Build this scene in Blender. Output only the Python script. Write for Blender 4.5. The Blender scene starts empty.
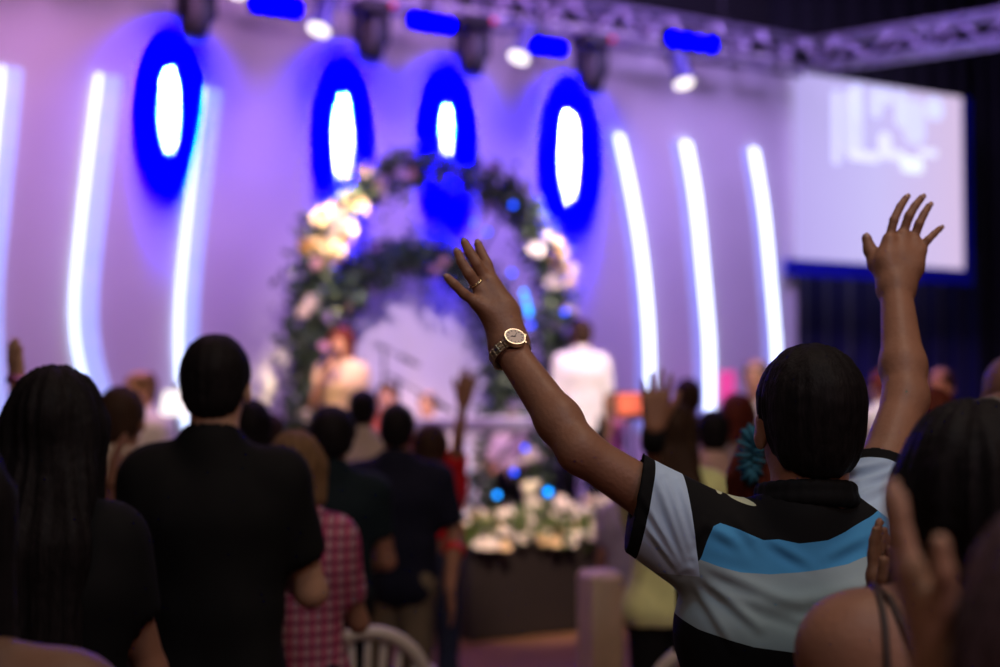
import bpy, math, random
import numpy as np
from mathutils import Vector, Matrix

# ------------------------------------------------------------------ camera
SC = bpy.context.scene
COL = SC.collection
F = 1389.0                      # 50 mm lens on a 36 mm sensor, 1000 px wide
PITCH = math.radians(2.0)
CAMZ = 1.66
cam_d = bpy.data.cameras.new('camera')
cam_d.sensor_width = 36.0
cam_d.lens = 50.0
cam_d.clip_start = 0.05
cam_d.dof.use_dof = True
cam_d.dof.focus_distance = 2.08
cam_d.dof.aperture_fstop = 2.0
cam = bpy.data.objects.new('camera', cam_d)
COL.objects.link(cam)
cam.location = (0, 0, CAMZ)
cam.rotation_euler = (math.radians(90) + PITCH, 0, 0)
SC.camera = cam

# ------------------------------------------------------------------ view, world
SC.view_settings.view_transform = 'Standard'
SC.view_settings.look = 'None'
SC.view_settings.exposure = 0.0
SC.view_settings.gamma = 1.0
SC.view_settings.use_curve_mapping = False
W = bpy.data.worlds.new('hall_dark')
SC.world = W
W.use_nodes = True
W.node_tree.nodes['Background'].inputs[0].default_value = (0.02, 0.015, 0.05, 1)
W.node_tree.nodes['Background'].inputs[1].default_value = 0.3

SC.cycles.sample_clamp_indirect = 4.0
SC.cycles.caustics_reflective = False

cP, sP = math.cos(PITCH), math.sin(PITCH)


def ray(x, y):
    a = (x - 500) / F
    b = (333.5 - y) / F
    return Vector((a, cP - b * sP, sP + b * cP))


def P(x, y, Y):
    d = ray(x, y)
    return Vector((0, 0, CAMZ)) + d * (Y / d.y)


# wall frame: U runs along the stage wall, N points to the audience
WU = Vector((math.sin(math.radians(59)), math.cos(math.radians(59)), 0))
WN = Vector((WU.y, -WU.x, 0))
WANG = math.atan2(WU.y, WU.x)
W0 = Vector((0, 12.5, 0))


def wall_pt(x, y, off=0.0):
    d = ray(x, y)
    o = Vector((0, 0, CAMZ))
    t = ((W0 + WN * off) - o).dot(WN) / d.dot(WN)
    return o + d * t


def wp(u, off, z):
    return W0 + WU * u + WN * off + Vector((0, 0, z))


# ------------------------------------------------------------------ lights
def aim(o, target):
    o.rotation_euler = (Vector(target) - o.location).to_track_quat('-Z', 'Y').to_euler()


def area(name, loc, target, size, energy, color, sy=None, spread=180):
    l = bpy.data.lights.new(name, 'AREA')
    l.size = size
    if sy:
        l.shape = 'RECTANGLE'
        l.size_y = sy
    l.energy = energy
    l.color = color
    l.spread = math.radians(spread)
    o = bpy.data.objects.new(name, l)
    COL.objects.link(o)
    o.location = loc
    aim(o, target)
    return o


def spot(name, loc, target, angle, blend, energy, color, radius=0.05):
    l = bpy.data.lights.new(name, 'SPOT')
    l.spot_size = math.radians(angle)
    l.spot_blend = blend
    l.energy = energy
    l.color = color
    l.shadow_soft_size = radius
    o = bpy.data.objects.new(name, l)
    COL.objects.link(o)
    o.location = loc
    aim(o, target)
    return o


LILAC = (0.48, 0.32, 1.0)
PINK = (0.72, 0.31, 0.84)
# unseen fill lights added high over the stage to tint the wall
area('wall_wash_fill', wp(-3.9, 2.6, 5.9), wp(-4.2, 0, 2.0), 1.0, 115, PINK, 2.0)
area('wall_wash_fill', wp(-0.8, 2.6, 6.0), wp(-0.8, 0, 1.5), 1.0, 110, (0.62, 0.32, 1.0), 2.0)
area('wall_wash_fill', wp(2.0, 2.6, 6.0), wp(2.2, 0, 2.0), 1.0, 140, LILAC, 2.0)
# dim unseen fills added over the audience
area('house_fill', (-1.6, -0.6, 4.4), (0.2, 2.6, 1.2), 0.9, 15, (1.0, 0.66, 0.50))
area('house_fill', (0.7, 0.3, 4.6), (0.5, 2.3, 1.2), 0.5, 17, (0.60, 0.86, 1.0))
area('house_fill', (2.6, 0.2, 4.0), (1.3, 3.2, 1.2), 0.8, 16, (1.0, 0.60, 0.36))
area('house_fill', (-1.0, 4.6, 5.0), (-0.6, 6.5, 0.8), 0.9, 14, (1.0, 0.62, 0.5))
area('house_fill', (1.0, 2.2, 4.8), (0.5, 4.8, 1.0), 0.7, 26, (1.0, 0.74, 0.55))  # extra warm fill towards the middle of the crowd
area('house_fill', (1.3, -0.9, 3.3), (0.45, 1.1, 1.4), 0.5, 12, (1.0, 0.66, 0.74))  # added fill for the nearest raised hand
# unseen front spots added to light the stage, without fixtures
WARM = (1.0, 0.62, 0.30)
spot('unseen_front_spot', (-3.0, 4.5, 5.6), P(342, 375, 10.6), 11, 0.6, 2300, WARM, 0.1)
spot('unseen_front_spot', (2.2, 4.6, 5.6), P(582, 390, 10.3), 9, 0.6, 2800, (1.0, 0.80, 0.76), 0.1)
spot('unseen_front_spot', (0.3, 4.8, 5.6), P(535, 525, 9.2), 15, 0.8, 3000, (1.0, 0.72, 0.44), 0.1)
spot('unseen_front_spot', (0.3, 4.8, 5.8), P(425, 355, 11.5), 24, 1.0, 2600, (0.90, 0.62, 1.0), 0.15)  # added lavender wash for the wall under the arch
spot('unseen_front_spot', (-0.6, 4.9, 5.6), P(430, 410, 10.4), 14, 0.7, 900, (1.0, 0.62, 0.42), 0.1)

# ------------------------------------------------------------------ objects, tags
def tag(o, label=None, cat=None, group=None, kind=None):
    if label:
        o['label'] = label
    if cat:
        o['category'] = cat
    if group:
        o['group'] = group
    if kind:
        o['kind'] = kind
    return o


def empty(name, loc=(0, 0, 0), rz=0.0):
    o = bpy.data.objects.new(name, None)
    o.empty_display_size = 0.1
    COL.objects.link(o)
    o.location = loc
    o.rotation_euler = (0, 0, rz)
    return o


def link(name, me, mat=None, parent=None, smooth=False):
    o = bpy.data.objects.new(name, me)
    COL.objects.link(o)
    if mat:
        me.materials.append(mat)
    if parent:
        o.parent = parent
    if smooth:
        me.polygons.foreach_set('use_smooth', [True] * len(me.polygons))
    return o


def copy_tree(o, parent=None):
    c = o.copy()
    COL.objects.link(c)
    if parent:
        c.parent = parent
    for ch in list(o.children):
        copy_tree(ch, c)
    return c


# ------------------------------------------------------------------ materials
def lin(c):
    return tuple(((v / 255) / 12.92 if v <= 10 else ((v / 255 + 0.055) / 1.055) ** 2.4) for v in c)


MATS = {}


def mat(name, color, rough=0.6, metal=0.0, var=0.12, scale=8.0, bump=0.0, bscale=60.0, stretch=None,
        emit=None, estr=0.0, spec=0.5, sheen=0.0):
    if name in MATS:
        return MATS[name]
    m = bpy.data.materials.new(name)
    m.use_nodes = True
    nt = m.node_tree
    b = nt.nodes['Principled BSDF']
    b.inputs['Roughness'].default_value = rough
    b.inputs['Metallic'].default_value = metal
    b.inputs['Specular IOR Level'].default_value = spec
    tc = nt.nodes.new('ShaderNodeTexCoord')
    mp = nt.nodes.new('ShaderNodeMapping')
    nt.links.new(tc.outputs['Object'], mp.inputs[0])
    if stretch:
        mp.inputs['Scale'].default_value = stretch
    n = nt.nodes.new('ShaderNodeTexNoise')
    n.inputs['Scale'].default_value = scale
    n.inputs['Detail'].default_value = 3
    nt.links.new(mp.outputs[0], n.inputs[0])
    r = nt.nodes.new('ShaderNodeValToRGB')
    r.color_ramp.elements[0].position = 0.3
    r.color_ramp.elements[1].position = 0.7
    r.color_ramp.elements[0].color = (*[c * (1 - var) for c in color], 1)
    r.color_ramp.elements[1].color = (*[min(1, c * (1 + var)) for c in color], 1)
    nt.links.new(n.outputs[0], r.inputs[0])
    nt.links.new(r.outputs[0], b.inputs['Base Color'])
    if sheen:
        b.inputs['Sheen Weight'].default_value = sheen
    if bump:
        n2 = nt.nodes.new('ShaderNodeTexNoise')
        n2.inputs['Scale'].default_value = bscale
        nt.links.new(mp.outputs[0], n2.inputs[0])
        bp = nt.nodes.new('ShaderNodeBump')
        bp.inputs['Strength'].default_value = bump
        bp.inputs['Distance'].default_value = 0.01
        nt.links.new(n2.outputs[0], bp.inputs['Height'])
        nt.links.new(bp.outputs[0], b.inputs['Normal'])
    if emit:
        b.inputs['Emission Color'].default_value = (*emit, 1)
        b.inputs['Emission Strength'].default_value = estr
    MATS[name] = m
    return m


def skin(name, c):
    return mat('skin_' + name, c, rough=0.5, var=0.1, scale=14, bump=0.10, bscale=140, spec=0.35)


def cloth(name, c, **k):
    return mat('cloth_' + name, c, rough=0.85, var=0.08, scale=18, bump=0.12, bscale=400, spec=0.2, **k)


def hairm(name, c):
    return mat('hair_' + name, c, rough=0.6, var=0.35, scale=30, stretch=(6, 6, 0.7), bump=0.2, bscale=50, spec=0.10)


# ------------------------------------------------------------------ mesh helpers
class MB:
    def __init__(self):
        self.v, self.f = [], []

    def add(self, vs, fs):
        o = len(self.v)
        self.v += [tuple(p) for p in vs]
        self.f += [tuple(i + o for i in f) for f in fs]

    def box(self, c, s, rz=0.0, bev=0.0, R=None):
        c = Vector(c)
        hx, hy, hz = s[0] / 2, s[1] / 2, s[2] / 2
        b = min(bev, hx * .9, hy * .9, hz * .9)
        M = R or Matrix.Rotation(rz, 3, 'Z')
        if b <= 0:
            vs = [(x, y, z) for z in (-hz, hz) for x, y in ((-hx, -hy), (hx, -hy), (hx, hy), (-hx, hy))]
            fs = [(3, 2, 1, 0), (4, 5, 6, 7)] + [(i, (i + 1) % 4, (i + 1) % 4 + 4, i + 4) for i in range(4)]
        else:
            vs, fs = [], []
            rings = []
            for z, d in ((-hz, b), (-hz + b, 0), (hz - b, 0), (hz, b)):
                ring = []
                for x, y, dx, dy in ((-hx, -hy, 1, 0), (hx, -hy, -1, 0), (hx, -hy, 0, 1), (hx, hy, 0, -1),
                                     (hx, hy, -1, 0), (-hx, hy, 1, 0), (-hx, hy, 0, -1), (-hx, -hy, 0, 1)):
                    px = x + dx * b
                    py = y + dy * b
                    px = max(-hx + d, min(hx - d, px))
                    py = max(-hy + d, min(hy - d, py))
                    ring.append(len(vs))
                    vs.append((px, py, z))
                rings.append(ring)
            for r0, r1 in zip(rings, rings[1:]):
                for i in range(8):
                    fs.append((r0[i], r0[(i + 1) % 8], r1[(i + 1) % 8], r1[i]))
            fs.append(tuple(reversed(rings[0])))
            fs.append(tuple(rings[-1]))
        self.add([M @ Vector(v) + c for v in vs], fs)

    def tube(self, pts, radii, n=10, cap=True, closed=False):
        pts = [Vector(p) for p in pts]
        if not isinstance(radii, (list, tuple)):
            radii = [radii] * len(pts)
        vs, fs = [], []
        t0 = (pts[1] - pts[0]).normalized()
        up = Vector((0, 0, 1)) if abs(t0.z) < 0.9 else Vector((1, 0, 0))
        x = up.cross(t0).normalized()
        m = len(pts)
        for i, p in enumerate(pts):
            if closed:
                t = (pts[(i + 1) % m] - pts[i - 1]).normalized()
            else:
                t = (pts[min(i + 1, m - 1)] - pts[max(i - 1, 0)]).normalized()
            x = (x - t * x.dot(t)).normalized()
            y = t.cross(x)
            for k in range(n):
                a = 2 * math.pi * k / n
                vs.append(p + (x * math.cos(a) + y * math.sin(a)) * radii[i])
        for i in range(m if closed else m - 1):
            for k in range(n):
                a, b = i * n + k, i * n + (k + 1) % n
                j = (i + 1) % m
                fs.append((a, b, j * n + (k + 1) % n, j * n + k))
        if cap and not closed:
            fs.append(tuple(reversed(range(n))))
            fs.append(tuple(range((m - 1) * n, m * n)))
        self.add(vs, fs)

    def lathe(self, prof, c=(0, 0, 0), n=24, R=None):
        c = Vector(c)
        vs, fs = [], []
        for r, z in prof:
            for k in range(n):
                a = 2 * math.pi * k / n
                p = Vector((r * math.cos(a), r * math.sin(a), z))
                vs.append((R @ p if R else p) + c)
        for i in range(len(prof) - 1):
            for k in range(n):
                fs.append((i * n + k, i * n + (k + 1) % n, (i + 1) * n + (k + 1) % n, (i + 1) * n + k))
        fs.append(tuple(reversed(range(n))))
        fs.append(tuple(range((len(prof) - 1) * n, len(prof) * n)))
        self.add(vs, fs)

    def sphere(self, c, r, n=12, sc=(1, 1, 1), R=None):
        prof = [(math.sin(math.pi * i / (n // 2)) * 1.0, -math.cos(math.pi * i / (n // 2))) for i in range(n // 2 + 1)]
        c = Vector(c)
        vs, fs = [], []
        m = len(prof)
        for rr, z in prof:
            rr = max(rr, 1e-4)
            for k in range(n):
                a = 2 * math.pi * k / n
                p = Vector((rr * math.cos(a) * sc[0] * r, rr * math.sin(a) * sc[1] * r, z * sc[2] * r))
                vs.append((R @ p if R else p) + c)
        for i in range(m - 1):
            for k in range(n):
                fs.append((i * n + k, i * n + (k + 1) % n, (i + 1) * n + (k + 1) % n, (i + 1) * n + k))
        self.add(vs, fs)

    def build(self, name, material, parent=None, smooth=False):
        me = bpy.data.meshes.new(name)
        me.from_pydata([tuple(v) for v in self.v], [], self.f)
        me.update()
        return link(name, me, material, parent, smooth)


def zrot(d):
    """3x3 matrix turning +Z onto direction d."""
    return Vector(d).to_track_quat('Z', 'Y').to_matrix()


# ------------------------------------------------------------------ implicit surfaces (bodies, clothes, hair)
def hashn(ix, iy, iz):
    h = (ix * 374761393 + iy * 668265263 + iz * 2147483647) & 0xffffffff
    h = ((h ^ (h >> 13)) * 1274126177) & 0xffffffff
    return ((h ^ (h >> 16)) & 0xffff) / 65535.0


def vnoise(p):
    f = np.floor(p).astype(np.int64)
    t = p - f
    t = t * t * (3 - 2 * t)
    out = 0
    for dx in (0, 1):
        for dy in (0, 1):
            for dz in (0, 1):
                w = (t[:, 0] if dx else 1 - t[:, 0]) * (t[:, 1] if dy else 1 - t[:, 1]) * (t[:, 2] if dz else 1 - t[:, 2])
                out = out + w * hashn(f[:, 0] + dx, f[:, 1] + dy, f[:, 2] + dz)
    return out * 2 - 1


class Sdf:
    def __init__(self):
        self.ops = []

    def cap(self, a, b, ra, rb=None, k=0.02, flat=None, mode='u'):
        rb = ra if rb is None else rb
        a, b = np.array(a, float), np.array(b, float)
        m = max(ra, rb) * (max(1, flat[1]) if flat else 1)
        self.ops.append((mode, 'cap', (a, b, ra, rb, flat), np.minimum(a, b) - m, np.maximum(a, b) + m, k))

    def ell(self, c, r, k=0.02, R=None, mode='u'):
        c, r = np.array(c, float), np.array(r, float)
        m = max(r)
        self.ops.append((mode, 'ell', (c, r, None if R is None else np.array(R)), c - m, c + m, k))

    def cut(self, pt, n, k=0.004):
        n = np.array(n, float)
        n /= np.linalg.norm(n)
        self.ops.append(('s', 'plane', (np.array(pt, float), n), None, None, k))

    def chain(self, pts, rs, k=0.006, mode='u'):
        for i in range(len(pts) - 1):
            self.cap(pts[i], pts[i + 1], rs[i], rs[i + 1], k, mode=mode)

    @staticmethod
    def dist(kind, a, X, Y, Z):
        if kind == 'cap':
            p, q, ra, rb, flat = a
            d = q - p
            L = float(d @ d) + 1e-12
            x, y, z = X - p[0], Y - p[1], Z - p[2]
            t = np.clip((x * d[0] + y * d[1] + z * d[2]) / L, 0, 1)
            x, y, z = x - t * d[0], y - t * d[1], z - t * d[2]
            if flat is not None:
                w, f = flat
                s = (x * w[0] + y * w[1] + z * w[2]) * (1 / f - 1)
                x, y, z = x + s * w[0], y + s * w[1], z + s * w[2]
            return np.sqrt(x * x + y * y + z * z) - (ra + (rb - ra) * t)
        if kind == 'ell':
            c, r, R = a
            x, y, z = X - c[0], Y - c[1], Z - c[2]
            if R is not None:
                x, y, z = (R[0, 0] * x + R[1, 0] * y + R[2, 0] * z, R[0, 1] * x + R[1, 1] * y + R[2, 1] * z,
                           R[0, 2] * x + R[1, 2] * y + R[2, 2] * z)
            k0 = np.sqrt((x / r[0]) ** 2 + (y / r[1]) ** 2 + (z / r[2]) ** 2)
            k1 = np.sqrt((x / r[0] ** 2) ** 2 + (y / r[1] ** 2) ** 2 + (z / r[2] ** 2) ** 2) + 1e-9
            return np.maximum(k0 * (k0 - 1) / k1, -r.min())
        p, n = a
        return -((X - p[0]) * n[0] + (Y - p[1]) * n[1] + (Z - p[2]) * n[2])

    def mesh(self, vox, disp=None, attrs=None):
        lo = np.min([o[3] for o in self.ops if o[0] == 'u'], 0) - 4 * vox - 0.02
        hi = np.max([o[4] for o in self.ops if o[0] == 'u'], 0) + 4 * vox + 0.02
        n = np.ceil((hi - lo) / vox).astype(int) + 1
        G = np.full(tuple(n), 0.3, np.float32)
        for mode, kind, a, blo, bhi, k in self.ops:
            if blo is None:
                i0, i1 = np.zeros(3, int), n
            else:
                i0 = np.maximum(np.floor((blo - k - 3 * vox - lo) / vox).astype(int), 0)
                i1 = np.minimum(np.ceil((bhi + k + 3 * vox - lo) / vox).astype(int) + 1, n)
            if (i1 <= i0).any():
                continue
            sl = tuple(slice(a_, b_) for a_, b_ in zip(i0, i1))
            X = (lo[0] + vox * np.arange(i0[0], i1[0], dtype=np.float32))[:, None, None]
            Y = (lo[1] + vox * np.arange(i0[1], i1[1], dtype=np.float32))[None, :, None]
            Z = (lo[2] + vox * np.arange(i0[2], i1[2], dtype=np.float32))[None, None, :]
            d = self.dist(kind, a, X, Y, Z).astype(np.float32)
            g = G[sl]
            if mode == 'u':
                h = np.maximum(k - np.abs(g - d), 0) / k
                G[sl] = np.minimum(g, d) - h * h * k * 0.25
            else:
                d = -d
                h = np.maximum(k - np.abs(g - d), 0) / k
                G[sl] = np.maximum(g, d) + h * h * k * 0.25
        S = G < 0
        c8 = [S[i:n[0] - 1 + i, j:n[1] - 1 + j, l:n[2] - 1 + l] for i in (0, 1) for j in (0, 1) for l in (0, 1)]
        anyv = c8[0].copy()
        allv = c8[0].copy()
        for c in c8[1:]:
            anyv |= c
            allv &= c
        act = np.argwhere(anyv & ~allv)
        m1 = n - 1
        ids = (act[:, 0] * m1[1] + act[:, 1]) * m1[2] + act[:, 2]
        vals = {}
        for i in (0, 1):
            for j in (0, 1):
                for l in (0, 1):
                    vals[i, j, l] = G[act[:, 0] + i, act[:, 1] + j, act[:, 2] + l]
        acc = np.zeros((len(act), 3))
        cnt = np.zeros(len(act))
        corners = list(vals)
        for a in corners:
            for ax in range(3):
                if a[ax] == 0:
                    b = tuple(1 if q == ax else a[q] for q in range(3))
                    va, vb = vals[a], vals[b]
                    cr = (va < 0) != (vb < 0)
                    t = np.where(cr, va / np.where(cr, va - vb, 1), 0)
                    for q in range(3):
                        acc[:, q] += np.where(cr, (t if q == ax else a[q]), 0)
                    cnt += cr
        V = lo + vox * (act + acc / cnt[:, None])
        faces = []
        for ax in range(3):
            o1, o2 = [(1, 2), (2, 0), (0, 1)][ax]
            sa = [slice(1, -1)] * 3
            sb = [slice(1, -1)] * 3
            sa[ax] = slice(0, -1)
            sb[ax] = slice(1, None)
            A, B = S[tuple(sa)], S[tuple(sb)]
            e = np.argwhere(A != B)
            if not len(e):
                continue
            inside = A[e[:, 0], e[:, 1], e[:, 2]]
            off = np.array([1, 1, 1])
            off[ax] = 0
            e = e + off
            q = []
            for d1, d2 in ((-1, -1), (0, -1), (0, 0), (-1, 0)):
                c = e.copy()
                c[:, o1] += d1
                c[:, o2] += d2
                q.append(np.searchsorted(ids, (c[:, 0] * m1[1] + c[:, 1]) * m1[2] + c[:, 2]))
            q = np.stack(q, 1)
            q[~inside] = q[~inside][:, ::-1]
            faces.append(q)
        Fc = np.concatenate(faces)
        me = bpy.data.meshes.new('form')
        nv, nf = len(V), len(Fc)

        if disp is not None:
            a = V[Fc]
            fn = np.cross(a[:, 2] - a[:, 0], a[:, 3] - a[:, 1])
            vn = np.zeros_like(V)
            for q in range(4):
                for ax in range(3):
                    vn[:, ax] += np.bincount(Fc[:, q], fn[:, ax], nv)
            vn /= np.linalg.norm(vn, axis=1)[:, None] + 1e-12
            V = V + vn * disp(V, vn)[:, None]
        me.vertices.add(nv)
        me.vertices.foreach_set('co', V.astype(np.float32).ravel())
        me.loops.add(nf * 4)
        me.loops.foreach_set('vertex_index', Fc.astype(np.int32).ravel())
        me.polygons.add(nf)
        me.polygons.foreach_set('loop_start', np.arange(0, nf * 4, 4, dtype=np.int32))
        me.polygons.foreach_set('use_smooth', np.ones(nf, bool))
        me.update(calc_edges=True)
        if attrs:
            for nme, arr in attrs(V).items():
                at = me.attributes.new(nme, 'FLOAT', 'POINT')
                at.data.foreach_set('value', np.asarray(arr, np.float32))
        return me

    def build(self, name, vox, material, parent, disp=None, attrs=None):
        me = self.mesh(vox, disp, attrs)
        me.name = name
        return link(name, me, material, parent)

# ------------------------------------------------------------------ the room
GREY_DARK = mat('dark_paint', (0.012, 0.011, 0.018), rough=0.9)
WALLM = mat('white_wall_paint', (0.72, 0.70, 0.70), rough=0.65, var=0.04, scale=1.2, spec=0.3)


def slab(name, c, s, m, rz=0.0, kind='structure'):
    b = MB()
    b.box(c, s, rz)
    o = b.build(name, m)
    tag(o, kind=kind)
    return o


# wooden floor with planks
fm = bpy.data.materials.new('wood_floor')
fm.use_nodes = True
nt = fm.node_tree
bs = nt.nodes['Principled BSDF']
tc = nt.nodes.new('ShaderNodeTexCoord')
mp = nt.nodes.new('ShaderNodeMapping')
mp.inputs['Rotation'].default_value = (0, 0, -WANG)
nt.links.new(tc.outputs['Object'], mp.inputs[0])
br = nt.nodes.new('ShaderNodeTexBrick')
br.inputs['Scale'].default_value = 1.0
br.inputs['Brick Width'].default_value = 1.6
br.inputs['Row Height'].default_value = 0.14
br.inputs['Mortar Size'].default_value = 0.004
br.inputs['Color1'].default_value = (0.22, 0.11, 0.06, 1)
br.inputs['Color2'].default_value = (0.16, 0.08, 0.045, 1)
br.inputs['Mortar'].default_value = (0.03, 0.015, 0.01, 1)
nt.links.new(mp.outputs[0], br.inputs[0])
nt.links.new(br.outputs[0], bs.inputs['Base Color'])
bs.inputs['Roughness'].default_value = 0.35
slab('floor', (0, 6, -0.05), (30, 30, 0.1), fm)
slab('ceiling', (0, 6, 7.05), (30, 30, 0.1), mat('ceiling_black', (0.003, 0.003, 0.004), rough=0.9))
slab('wall_left', (-15.05, 6, 3.5), (0.1, 30, 7), GREY_DARK)
slab('wall_right', (15.05, 6, 3.5), (0.1, 30, 7), GREY_DARK)
slab('wall_rear', (0, -9.05, 3.5), (30, 0.1, 7), GREY_DARK)
VOID = mat('void_black', (0.002, 0.002, 0.003), rough=0.95)
slab('wall_front', (0, 21.05, 3.5), (30, 0.1, 7), GREY_DARK)

# white stage wall, ends at the left edge of the screen
uR = (wall_pt(796, 200) - W0).dot(WU)
uL = -9.5
WALLTOP = 5.02
b = MB()
b.box(wp((uL + uR) / 2, -0.1, WALLTOP / 2), (uR - uL, 0.2, WALLTOP), WANG)
tag(b.build('wall_stage', WALLM), kind='structure')
b = MB()   # black velour backing above the white wall
b.box(wp((uL + uR) / 2, -0.45, 6.0), (uR - uL, 0.1, 2.0), WANG)
tag(b.build('wall_upper', VOID), kind='structure')

# stage platform
SZ = 0.45
sp = P(455, 632, 9.2)
foff = (Vector((sp.x, sp.y, 0)) - W0).dot(WN)      # stage front, measured from the wall
stage_m = mat('stage_fascia_black', (0.02, 0.016, 0.02), rough=0.7)
b = MB()
b.box(wp(-1.5, foff / 2, SZ / 2), (15, foff, SZ), WANG, bev=0.01)
tag(b.build('floor_stage', stage_m), kind='structure')
carp = mat('stage_carpet', (0.10, 0.08, 0.10), rough=0.95, bump=0.2)
b = MB()
b.box(wp(-1.5, foff / 2 - .02, SZ + 0.01), (14.96, foff - .06, 0.02), WANG)
tag(b.build('floor_carpet', carp), kind='structure')
STZ = SZ + 0.02

# ------------------------------------------------------------------ curtains behind the screen
def curtain(u0, u1, off, z0, z1, name, m, label, period=0.34, amp=0.07):
    nx = int((u1 - u0) / 0.02)
    prof = []
    rnd = random.Random(7)
    ph = [rnd.uniform(0.8, 1.25) for _ in range(200)]
    s = 0
    for i in range(nx + 1):
        u = u0 + (u1 - u0) * i / nx
        s += 0.02 / period * ph[int((u - u0) / period) % 200]
        prof.append((u, off + amp * math.sin(2 * math.pi * s) + 0.02 * math.sin(5.1 * s)))
    vs, fs = [], []
    rows = 12
    for j in range(rows + 1):
        z = z0 + (z1 - z0) * j / rows
        for u, o in prof:
            vs.append(wp(u, off + (o - off) * (1.15 - 0.35 * j / rows), z))
    n = nx + 1
    for j in range(rows):
        for i in range(nx):
            fs.append((j * n + i, j * n + i + 1, (j + 1) * n + i + 1, (j + 1) * n + i))
    b = MB()
    b.add(vs, fs)
    o = b.build(name, m, smooth=True)
    mod = o.modifiers.new('thickness', 'SOLIDIFY')
    mod.thickness = 0.006
    tag(o, label, 'curtain')
    return o


navy = mat('navy_velvet', (0.003, 0.004, 0.085), rough=0.8, sheen=0.3)
black_v = mat('black_velvet', (0.004, 0.004, 0.010), rough=0.9)
curtain(uR + 0.03, uR + 3.3, -0.5, 0.02, 3.2, 'stage_curtain', navy,
        'navy blue pleated curtain hanging under the projection screen')
curtain(uR + 0.03, uR + 3.3, -0.62, 3.22, 6.6, 'stage_curtain', black_v,
        'black drape high up behind the top of the projection screen')
curtain(uR + 3.32, uR + 8.5, -0.5, 0.02, 6.6, 'stage_curtain', black_v,
        'tall black pleated curtain beyond the right edge of the screen')
spot('curtain_lamp', wp(uR + 1.2, 1.6, 5.7), wp(uR + 1.4, -0.5, 1.9), 60, 0.8, 60, (0.10, 0.08, 1.0), 0.1)

# ------------------------------------------------------------------ projection screen
def on_wall(px, py, off):
    w = wall_pt(px, py, off)
    return (w - W0).dot(WU), w.z


soff = 0.10
su0, szt = on_wall(795, 72, soff)
su1, _ = on_wall(961, 99, soff)
_, szb = on_wall(792, 259, soff)
scr = empty('projection_screen', wp((su0 + su1) / 2, soff, szb), WANG)
tag(scr, 'large pale lilac projection screen with blurred lettering beside the stage wall', 'screen')
sm = bpy.data.materials.new('screen_picture')
sm.use_nodes = True
nt = sm.node_tree
bs = nt.nodes['Principled BSDF']
bs.inputs['Base Color'].default_value = (0.15, 0.15, 0.15, 1)
tc = nt.nodes.new('ShaderNodeTexCoord')
sx = nt.nodes.new('ShaderNodeSeparateXYZ')
nt.links.new(tc.outputs['Object'], sx.inputs[0])
mr = nt.nodes.new('ShaderNodeMapRange')
w2 = (su1 - su0) / 2
mr.inputs['From Min'].default_value = -w2
mr.inputs['From Max'].default_value = w2
nt.links.new(sx.outputs['X'], mr.inputs['Value'])
rp = nt.nodes.new('ShaderNodeValToRGB')
e = rp.color_ramp.elements
e[0].position, e[0].color = 0.0, (*lin((164, 152, 210)), 1)
e[1].position, e[1].color = 1.0, (*lin((200, 178, 210)), 1)
m_ = e.new(0.45)
m_.color = (*lin((184, 176, 222)), 1)
nt.links.new(mr.outputs[0], rp.inputs[0])
nt.links.new(rp.outputs[0], bs.inputs['Emission Color'])
bs.inputs['Emission Strength'].default_value = 1.2
sh = szt - szb
b = MB()
b.box((0, 0, sh / 2), (2 * w2, 0.02, sh))
b.build('screen_surface', sm, scr)
fr = mat('screen_border_blue_lit', (0.01, 0.015, 0.45), rough=0.5)  # blue light on the black frame is put into its base colour
b = MB()
t_ = 0.17
b.box((0, 0.012, -t_ / 2), (2 * w2 + 0.3, 0.04, t_))
b.box((w2 + 0.075, 0.012, sh / 2), (0.15, 0.04, sh))
b.build('screen_border', fr, scr)
strokes = [  # pixel boxes of the blurred strokes: x0, y0, x1, y1, tone, slant
    (831, 90, 840, 165, 0, 0), (843, 88, 862, 158, 0, 0), (851, 84, 861, 120, 1, 0), (871, 88, 880, 118, 1, 0),
    (882, 89, 891, 106, 1, 0), (895, 91, 905, 128, 1, 0), (903, 98, 924, 146, 0, 0), (925, 97, 942, 121, 1, 0),
    (878, 132, 890, 160, 2, 0), (848, 150, 878, 163, 2, 0), (890, 150, 905, 162, 2, 0), (900, 156, 922, 174, 3, 0),
    (918, 148, 936, 158, 2, 0)]
tones = [lin((196, 200, 246)), lin((200, 208, 255)), lin((214, 218, 240)), lin((226, 238, 236))]
tm = [mat('picture_tone_%s' % w, (0.5, 0.5, 0.5), emit=t, estr=1.25) for w, t in zip(('pale', 'bright', 'mist', 'cream'), tones)]
for i, (x0, y0, x1, y1, tn, _) in enumerate(strokes):
    a0, zt = on_wall(x0, y0, soff)
    a1, zb = on_wall(x1, y1, soff)
    b = MB()
    cx = (a0 + a1) / 2 - (su0 + su1) / 2
    # rounded stroke
    hw, hh = abs(a1 - a0) / 2, abs(zt - zb) / 2
    r = min(hw, hh) * 0.8
    pts = []
    for q, (ex, ey) in enumerate(((1, 1), (-1, 1), (-1, -1), (1, -1))):
        for k in range(5):
            a = math.pi / 2 * (q + k / 4)
            pts.append((ex * (hw - r) + r * math.cos(a), ey * (hh - r) + r * math.sin(a)))
    n = len(pts)
    cz = (zt + zb) / 2 - szb
    vs = [(cx + x, -0.0105 - 0.002 * (d + 1) - 0.0004 * i, cz + z) for d in (0, 1) for x, z in pts]
    fs = [tuple(range(n)), tuple(range(2 * n - 1, n - 1, -1))] + [(i_, (i_ + 1) % n, (i_ + 1) % n + n, i_ + n) for i_ in range(n)]
    b.add(vs, fs)
    b.build('projected_letter', tm[tn], scr)

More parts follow.
